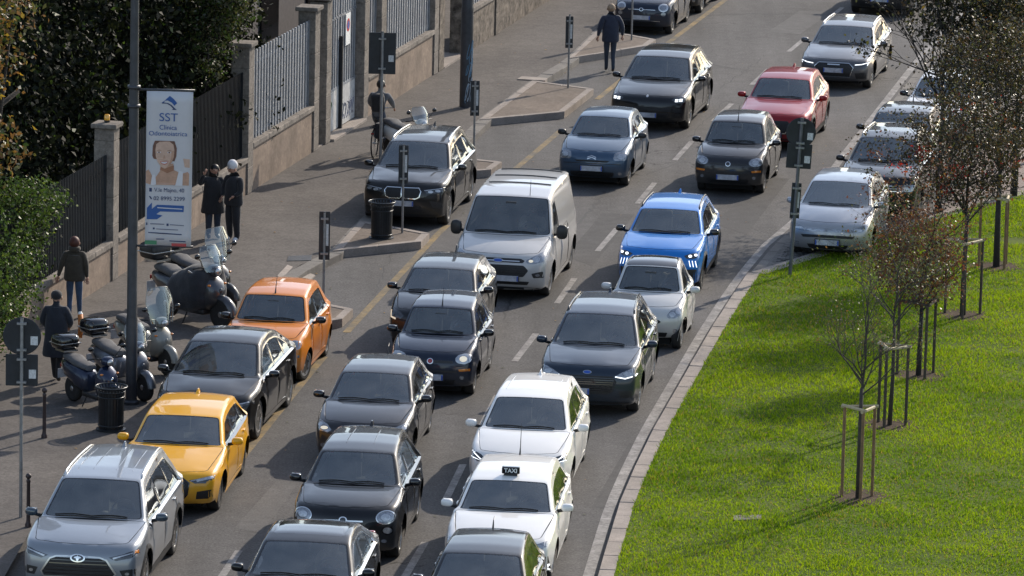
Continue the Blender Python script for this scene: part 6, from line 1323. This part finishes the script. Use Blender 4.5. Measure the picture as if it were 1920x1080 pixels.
# clinic banner hung from the lamp post
base = G(246, 757, SZ); PXM = F_PX/ (math.hypot(base.y, CAM_H-4.4)); 
bn = empty('hanging_banner', base+Vector((.225, -.06, 2.98)), 0, 'white clinic banner with portrait and blue arrow hung on the lamp post', 'banner')
BW, BH = .845, 2.86; M_ban = mat('banner_vinyl', (.50, .50, .525), .55, var=.05, vscale=2)
b = MB(); nz = 14; V = []; F = []
for i in range(nz+1):
    for j in range(7): u, v = j/6, i/nz; V.append((BW*u*(1-.0*v)+.012*v, .018*math.sin(v*5)+.012*math.sin(u*5), BH*v))
for i in range(nz):
    for j in range(6): F.append((i*7+j, i*7+j+1, i*7+8+j, i*7+7+j))
ob = mesh('banner_sheet', V, F, M_ban, bn, True); sd = ob.modifiers.new('thick', 'SOLIDIFY'); sd.thickness = .004; sd.offset = -1
for zz in (BH+.02, -.01): MB().tube([(-.22, .02, zz), (BW+.04, .02, zz)], .022, 8).build('banner_rod', M_lamp, bn, True)
B_blue = mat('print_blue', (.020, .085, .28), .55); B_dark = mat('print_navy', (.015, .035, .11), .55); B_grey = mat('print_grey', (.16, .17, .22), .55); B_skin = mat('print_skin', (.52, .36, .28), .55, var=.15, vscale=8); B_skin2 = mat('print_skin_shade', (.44, .27, .19), .55, var=.2, vscale=8); B_skin3 = mat('print_skin_dark', (.30, .145, .085), .55, var=.2); B_hair = mat('print_hair', (.14, .07, .05), .55, var=.3); B_white = mat('print_white', (.58, .58, .61), .55); B_red = mat('print_red', (.40, .05, .05), .55); B_green = mat('print_green', (.05, .20, .10), .55); B_lip = mat('print_lip', (.45, .12, .10), .55)
def bxy(px, py): return ((px-268)/98.6, (458-py)/98.6)
def by(x, z): return .018*math.sin(z/BH*5)+.012*math.sin(x/BW*5)
def bpoly(pts, m, nm, lay=1):
    P = [bxy(*p) for p in pts]; g = [(x, z) for x in np.arange(min(p[0] for p in P)+.03, max(p[0] for p in P), .06) for z in np.arange(min(p[1] for p in P)+.03, max(p[1] for p in P), .06)]; g = [tuple(q) for q in np.array(g).reshape(-1, 2)[inpoly(np.array(g).reshape(-1, 2), P)]] if g else []
    v, t = cdt(g, [P], P, []); V = [(x, by(x, z)-.003-.0035*lay, z) for x, z in v]; return mesh(nm, V, t.get('body', []), m, ob)
def btext(s, px, py, size, m, w=None):
    cu = bpy.data.curves.new('t', 'FONT'); cu.body = s; cu.size = size; cu.align_x = 'CENTER'; t = bpy.data.objects.new('t', cu); COL.objects.link(t); me = bpy.data.meshes.new_from_object(t.evaluated_get(bpy.context.evaluated_depsgraph_get())); bpy.data.objects.remove(t)
    x0, z0 = bxy(px, py); xs = [v.co.x for v in me.vertices]; k = (w/98.6)/(max(xs)-min(xs)) if w else 1
    for v in me.vertices: x = x0+v.co.x*k; z = z0+v.co.y; v.co = (x, by(x, z)-.012, z)
    me.materials.clear(); me.materials.append(m); o = bpy.data.objects.new('lettering', me); COL.objects.link(o); o.parent = ob
def zz1(l): return [(255+x/10.8, 160+y/10.8) for x, y in l]
def zz2(l): return [(255+x/10.8, 255+y/10.8) for x, y in l]
def zz3(l): return [(255+x/9., 345+y/9.) for x, y in l]
bpoly(zz1([(440, 400), (500, 355), (600, 258), (680, 320), (745, 395), (690, 450), (640, 390), (560, 350), (510, 355), (480, 395)]), B_blue, 'logo'); bpoly(zz1([(440, 395), (500, 392), (570, 400), (640, 440), (690, 490), (740, 530), (640, 530), (670, 510), (610, 450), (540, 412), (450, 412)]), B_dark, 'logo')
btext('SST', 308.5, 230, .215, B_blue, 33); btext('Clinica', 308, 245.5, .125, B_blue, 31); btext('Odontoiatrica', 308, 256.5, .12, B_blue, 69)
E2 = lambda cx, cy, rx, ry, n=20: zz2(ellip(cx, cy, rx, ry, n))
bpoly(zz2([(150, 960), (150, 720), (200, 690), (260, 800), (290, 850), (330, 860), (420, 720), (430, 620), (680, 560), (690, 690), (800, 740), (860, 900), (850, 990), (240, 990)]), B_skin2, 'portrait_shoulders'); bpoly(zz2([(860, 990), (850, 760), (960, 720), (990, 760), (985, 990)]), B_skin2, 'portrait_arm'); bpoly(zz2([(870, 460), (1000, 470), (1000, 640), (900, 630)]), B_skin, 'portrait_hand')
bpoly(zz2([(270, 420), (280, 220), (320, 120), (700, 120), (745, 260), (735, 420), (700, 520), (300, 480)]), B_hair, 'portrait_hair', 1.6); bpoly(zz2([(330, 300), (345, 190), (420, 130), (600, 130), (680, 190), (700, 300), (690, 430), (650, 540), (585, 630), (510, 665), (440, 630), (375, 540), (338, 430)]), B_skin, 'portrait_face', 2.4); bpoly(zz2([(640, 330), (698, 300), (690, 430), (650, 540), (585, 630), (540, 655), (600, 560), (640, 450)]), B_skin2, 'portrait_cheek', 2.9); bpoly(zz2([(420, 690), (440, 640), (510, 675), (600, 630), (690, 600), (690, 700), (560, 760)]), B_skin3, 'portrait_neck_shade', 2.0)
bpoly(zz2([(420, 525), (500, 530), (585, 520), (555, 575), (505, 592), (450, 575)]), B_lip, 'portrait_lips', 3.4); bpoly(zz2([(436, 534), (500, 539), (570, 531), (545, 562), (505, 574), (458, 562)]), B_white, 'portrait_smile', 4)
for cx in (400, 600): bpoly(E2(cx, 348, 40, 13), B_white, 'portrait_eye', 3.2); bpoly(E2(cx, 346, 17, 13), B_hair, 'portrait_iris', 3.8); bpoly(zz2([(cx-58, 318), (cx, 298), (cx+58, 314), (cx, 308)]), B_hair, 'portrait_brow', 3.2)
bpoly(zz2([(480, 470), (500, 390), (530, 470)]), B_skin2, 'portrait_nose', 3.2)
for q in ([(270, 800), (330, 790), (350, 1000), (240, 1000)], [(790, 700), (870, 720), (860, 1000), (720, 1000)]): bpoly(zz2(q), B_white, 'portrait_strap', 2.4)
btext('V.le Majno, 40', 311, 359.5, .105, B_dark, 54); bpoly(zz3([(180, 70), (222, 70), (222, 130), (180, 130)]), B_dark, 'icon'); btext('02 8995 2299', 311, 375, .105, B_dark, 56); bpoly(zz3([(172, 205), (200, 205), (225, 245), (215, 262)]), B_dark, 'icon')
bpoly(zz3([(145, 400), (225, 310), (225, 415), (310, 345), (745, 350), (740, 455), (360, 455), (300, 500), (400, 520), (310, 585), (145, 585)]), B_blue, 'arrow'); bpoly(zz3([(315, 385), (720, 398), (720, 412), (315, 400)]), B_white, 'print_line', 2.4)
for l in ([(200, 650), (430, 655), (430, 672), (200, 668)], [(520, 660), (750, 668), (750, 684), (520, 676)], [(300, 735), (655, 742), (655, 758), (300, 750)]): bpoly(zz3(l), B_grey, 'print_line')
for l in ([(135, 640), (155, 640), (155, 680), (135, 680)], [(465, 650), (500, 650), (500, 690), (465, 690)], [(245, 720), (275, 720), (275, 750), (245, 750)], [(170, 795), (715, 815), (715, 832), (170, 810)], [(515, 925), (780, 930), (780, 948), (515, 942)], [(300, 900), (430, 900), (430, 915), (300, 915)]): bpoly(zz3(l), B_dark, 'print_line')
bpoly(zz3([(120, 930), (310, 935), (310, 1000), (115, 995)]), B_green, 'print_band'); bpoly(zz3([(550, 970), (790, 970), (790, 1022), (550, 1015)]), B_red, 'print_band')
# drivers at the wheel
def driver(car, S, cl, what):
    cs, cz = S['cowl']; fo = S['fo']; sb = S.get('seat_z', S['roof'][1]-1.28); M = Matrix.Translation(car.location) @ Matrix.Rotation(car.rotation_euler.z, 4, 'Z'); loc = M @ Vector((.37, cs+1.22-fo, sb))
    wy = -.40; wz = cz-.03-sb; J = dict(pel=(0, .06, .50), bel=(0, .09, .64), che=(0, .14, .84), nb=(0, .16, .98), nk=(0, .15, 1.045), hd=(0, .12, 1.125), ht=(0, .125, 1.205))
    for s, x in (('l', 1), ('r', -1)): J.update({s+'s': (x*.185, .15, .94), s+'e': (x*.25, -.10, .74), s+'w': (x*.15, wy+.10, wz+.02), s+'h': (x*.09, .02, .49), s+'k': (x*.13, -.42, .60), s+'a': (x*.12, -.66, .24), s+'t': (x*.12, -.80, .20)})
    return person('driver', loc, car.rotation_euler.z, 1.72, cl, C_djean, S_blk, [H_blk, H_red, H_fair][len(what) % 3], 'driver seen through the windscreen of the '+what, J, 1.05, face=True, group='drivers in the queue')
for (k, (car, S, *_)), (cl, what) in zip([c for c in CARS.items() if not c[0].startswith('parked')], ((C_blk, 'black car with four-point headlights'), (C_grey, 'steel-blue chevron hatchback'), (C_cream, 'silver panel van'), (C_wht, 'boxy dark grey hatchback'), (C_nav, 'bright blue crossover'), (C_cream, 'tiny pale two-seat car'), (C_grey, 'slate blue crossover'), (C_cream, 'white hatchback behind the taxi'), (C_nav, 'white taxi'), (C_grey, 'black hatchback at the bottom edge'), (C_cream, 'chrome-trimmed black car at the bottom edge'), (C_grey, 'black round-headlight crossover'), (C_cream, 'dark grey hatchback'), (C_wht, 'boxy navy hatchback'), (C_grey, 'black hatchback before the van'), (C_blk, 'red crossover'), (C_wht, 'grey estate car'))): driver(car, S, cl, what)
# taxi roof sign
for k, (root, S, top, (tr, te, tc), O) in list(CARS.items()):
    if root.name.startswith('taxi'):
        p = Vector(top(tr+.22, 0.))+O; ts = MB().box(p+Vector((0, 0, .085)), (.30, .10, .12), bev=.02).build('taxi_sign', M_gloss, root); MB().box(p+Vector((0, 0, .015)), (.22, .10, .03)).build('sign_foot', M_blk, ts)
        cu = bpy.data.curves.new('t', 'FONT'); cu.body = 'TAXI'; cu.size = .098; cu.align_x = 'CENTER'; cu.offset = .002; t = bpy.data.objects.new('t', cu); COL.objects.link(t); me = bpy.data.meshes.new_from_object(t.evaluated_get(bpy.context.evaluated_depsgraph_get())); bpy.data.objects.remove(t)
        for v in me.vertices: v.co = p+Vector((v.co.x, -.053, .052+v.co.y))
        me.materials.clear(); me.materials.append(M_paper); o = bpy.data.objects.new('sign_lettering', me); COL.objects.link(o); o.parent = ts
    if S is SP['van']:
        for u in (.35, .62, .9):
            t_ = tr+(te-tr)*u; MB().tube([Vector(top(t_, v))+O+Vector((0, 0, .012)) for v in np.linspace(-.84, .84, 11)], .012, 5).build('roof_rib', mat('rubber_strip', (.10, .095, .09), .7), root)
        p = Vector(top(tr+.1, .45))+O; MB().tube([p, p+Vector((.01, .02, .32))], [.008, .004], 5).build('antenna', M_blk, root)
# fallen leaves on pavement and road
def litter():
    n = 700; V = []; F = []; x = rg.uniform(-10, 12, n); y = rg.uniform(89, 150, n); P = np.stack([x, y, np.zeros(n)], 1)
    wl = -8.15+(y-111.3)*.218; k = (x > wl+.4); P = P[k]; kx = np.interp(P[:,1], [p[1] for p in KL], [p[0] for p in KL]); P[:,2] = np.where(P[:,0] < kx, SZ+.014, .012); kr = np.interp(P[:,1], [p[1] for p in KR2], [p[0] for p in KR2]); P = P[P[:,0] < kr-.4]
    n = len(P); a = rg.uniform(0, 6.28, n); s = rg.uniform(.02, .045, n); d = np.stack([np.cos(a)*s, np.sin(a)*s, np.zeros(n)], 1); e = np.stack([-np.sin(a)*s*.6, np.cos(a)*s*.6, np.full(n, .006)], 1)
    V = np.stack([P-d, P+e, P+d, P-e*np.array([1, 1, -1])], 1).reshape(-1, 3); o = fast_mesh('fallen_leaves', V, np.arange(4*n).reshape(-1, 4), [LM['brown'], LM['yellow'], LM['olive']], rg.integers(0, 3, n)); tag(o, 'scattered fallen leaves on road and pavement', 'leaves', kind='stuff')
litter()
def lawn_leaves():
    n = 420; x = rg.uniform(2, 14, n); y = rg.uniform(89, 122, n); k = inpoly(np.stack([x, y], 1), lawn_poly) & (x > 2.4+(y-88)*.09); P = np.stack([x, y, np.full(n, LZ+.035)], 1)[k]; n = len(P)
    a = rg.uniform(0, 6.28, n); s = rg.uniform(.025, .05, n); d = np.stack([np.cos(a)*s, np.sin(a)*s, np.zeros(n)], 1); e = np.stack([-np.sin(a)*s*.6, np.cos(a)*s*.6, np.full(n, .012)], 1)
    o = fast_mesh('fallen_leaves', np.stack([P-d, P+e, P+d, P-e*np.array([1, 1, -1])], 1).reshape(-1, 3), np.arange(4*n).reshape(-1, 4), [LM['brown'], LM['rust'], LM['gold']], rg.integers(0, 3, n)); tag(o, 'brown fallen leaves scattered over the lawn', 'leaves', kind='stuff')
lawn_leaves()
# buildings at the far end of the street (seen only as reflections in roofs and bonnets)
M_fac = ground_mat('brown_facade', (.16, .12, .09), (.12, .09, .07), .3, 6., .1); M_win = mat('facade_window', (.03, .035, .04), .1)
def house(x, y, wd, h, label):
    r = empty('apartment_building', (x, y, 0), 0, label, 'building', 'buildings at the far end of the street'); MB().box((0, 0, h/2), (wd, 14, h)).build('wall', M_fac, r); MB().box((0, 0, h+.3), (wd+1, 15, .6)).build('cornice', M_stone, r)
    wm = None
    for fl in range(int(h/3.6)):
        for k in range(int(wd/4)):
            loc = (-wd/2+2+4*k, -7.03, 2.2+3.6*fl)
            if wm is None: wo = MB().box((0, 0, 0), (1.4, .12, 2.1)).build('window', M_win, r); wm = wo.data; wo.location = loc
            else: linkmesh('window', wm, r, loc)
house(-34, 262, 44, 27, 'brown apartment block at the far left end of the street'); house(2, 272, 26, 31, 'brown apartment block closing the far end of the street'); house(32, 270, 30, 28, 'brown apartment block at the far right end of the street')
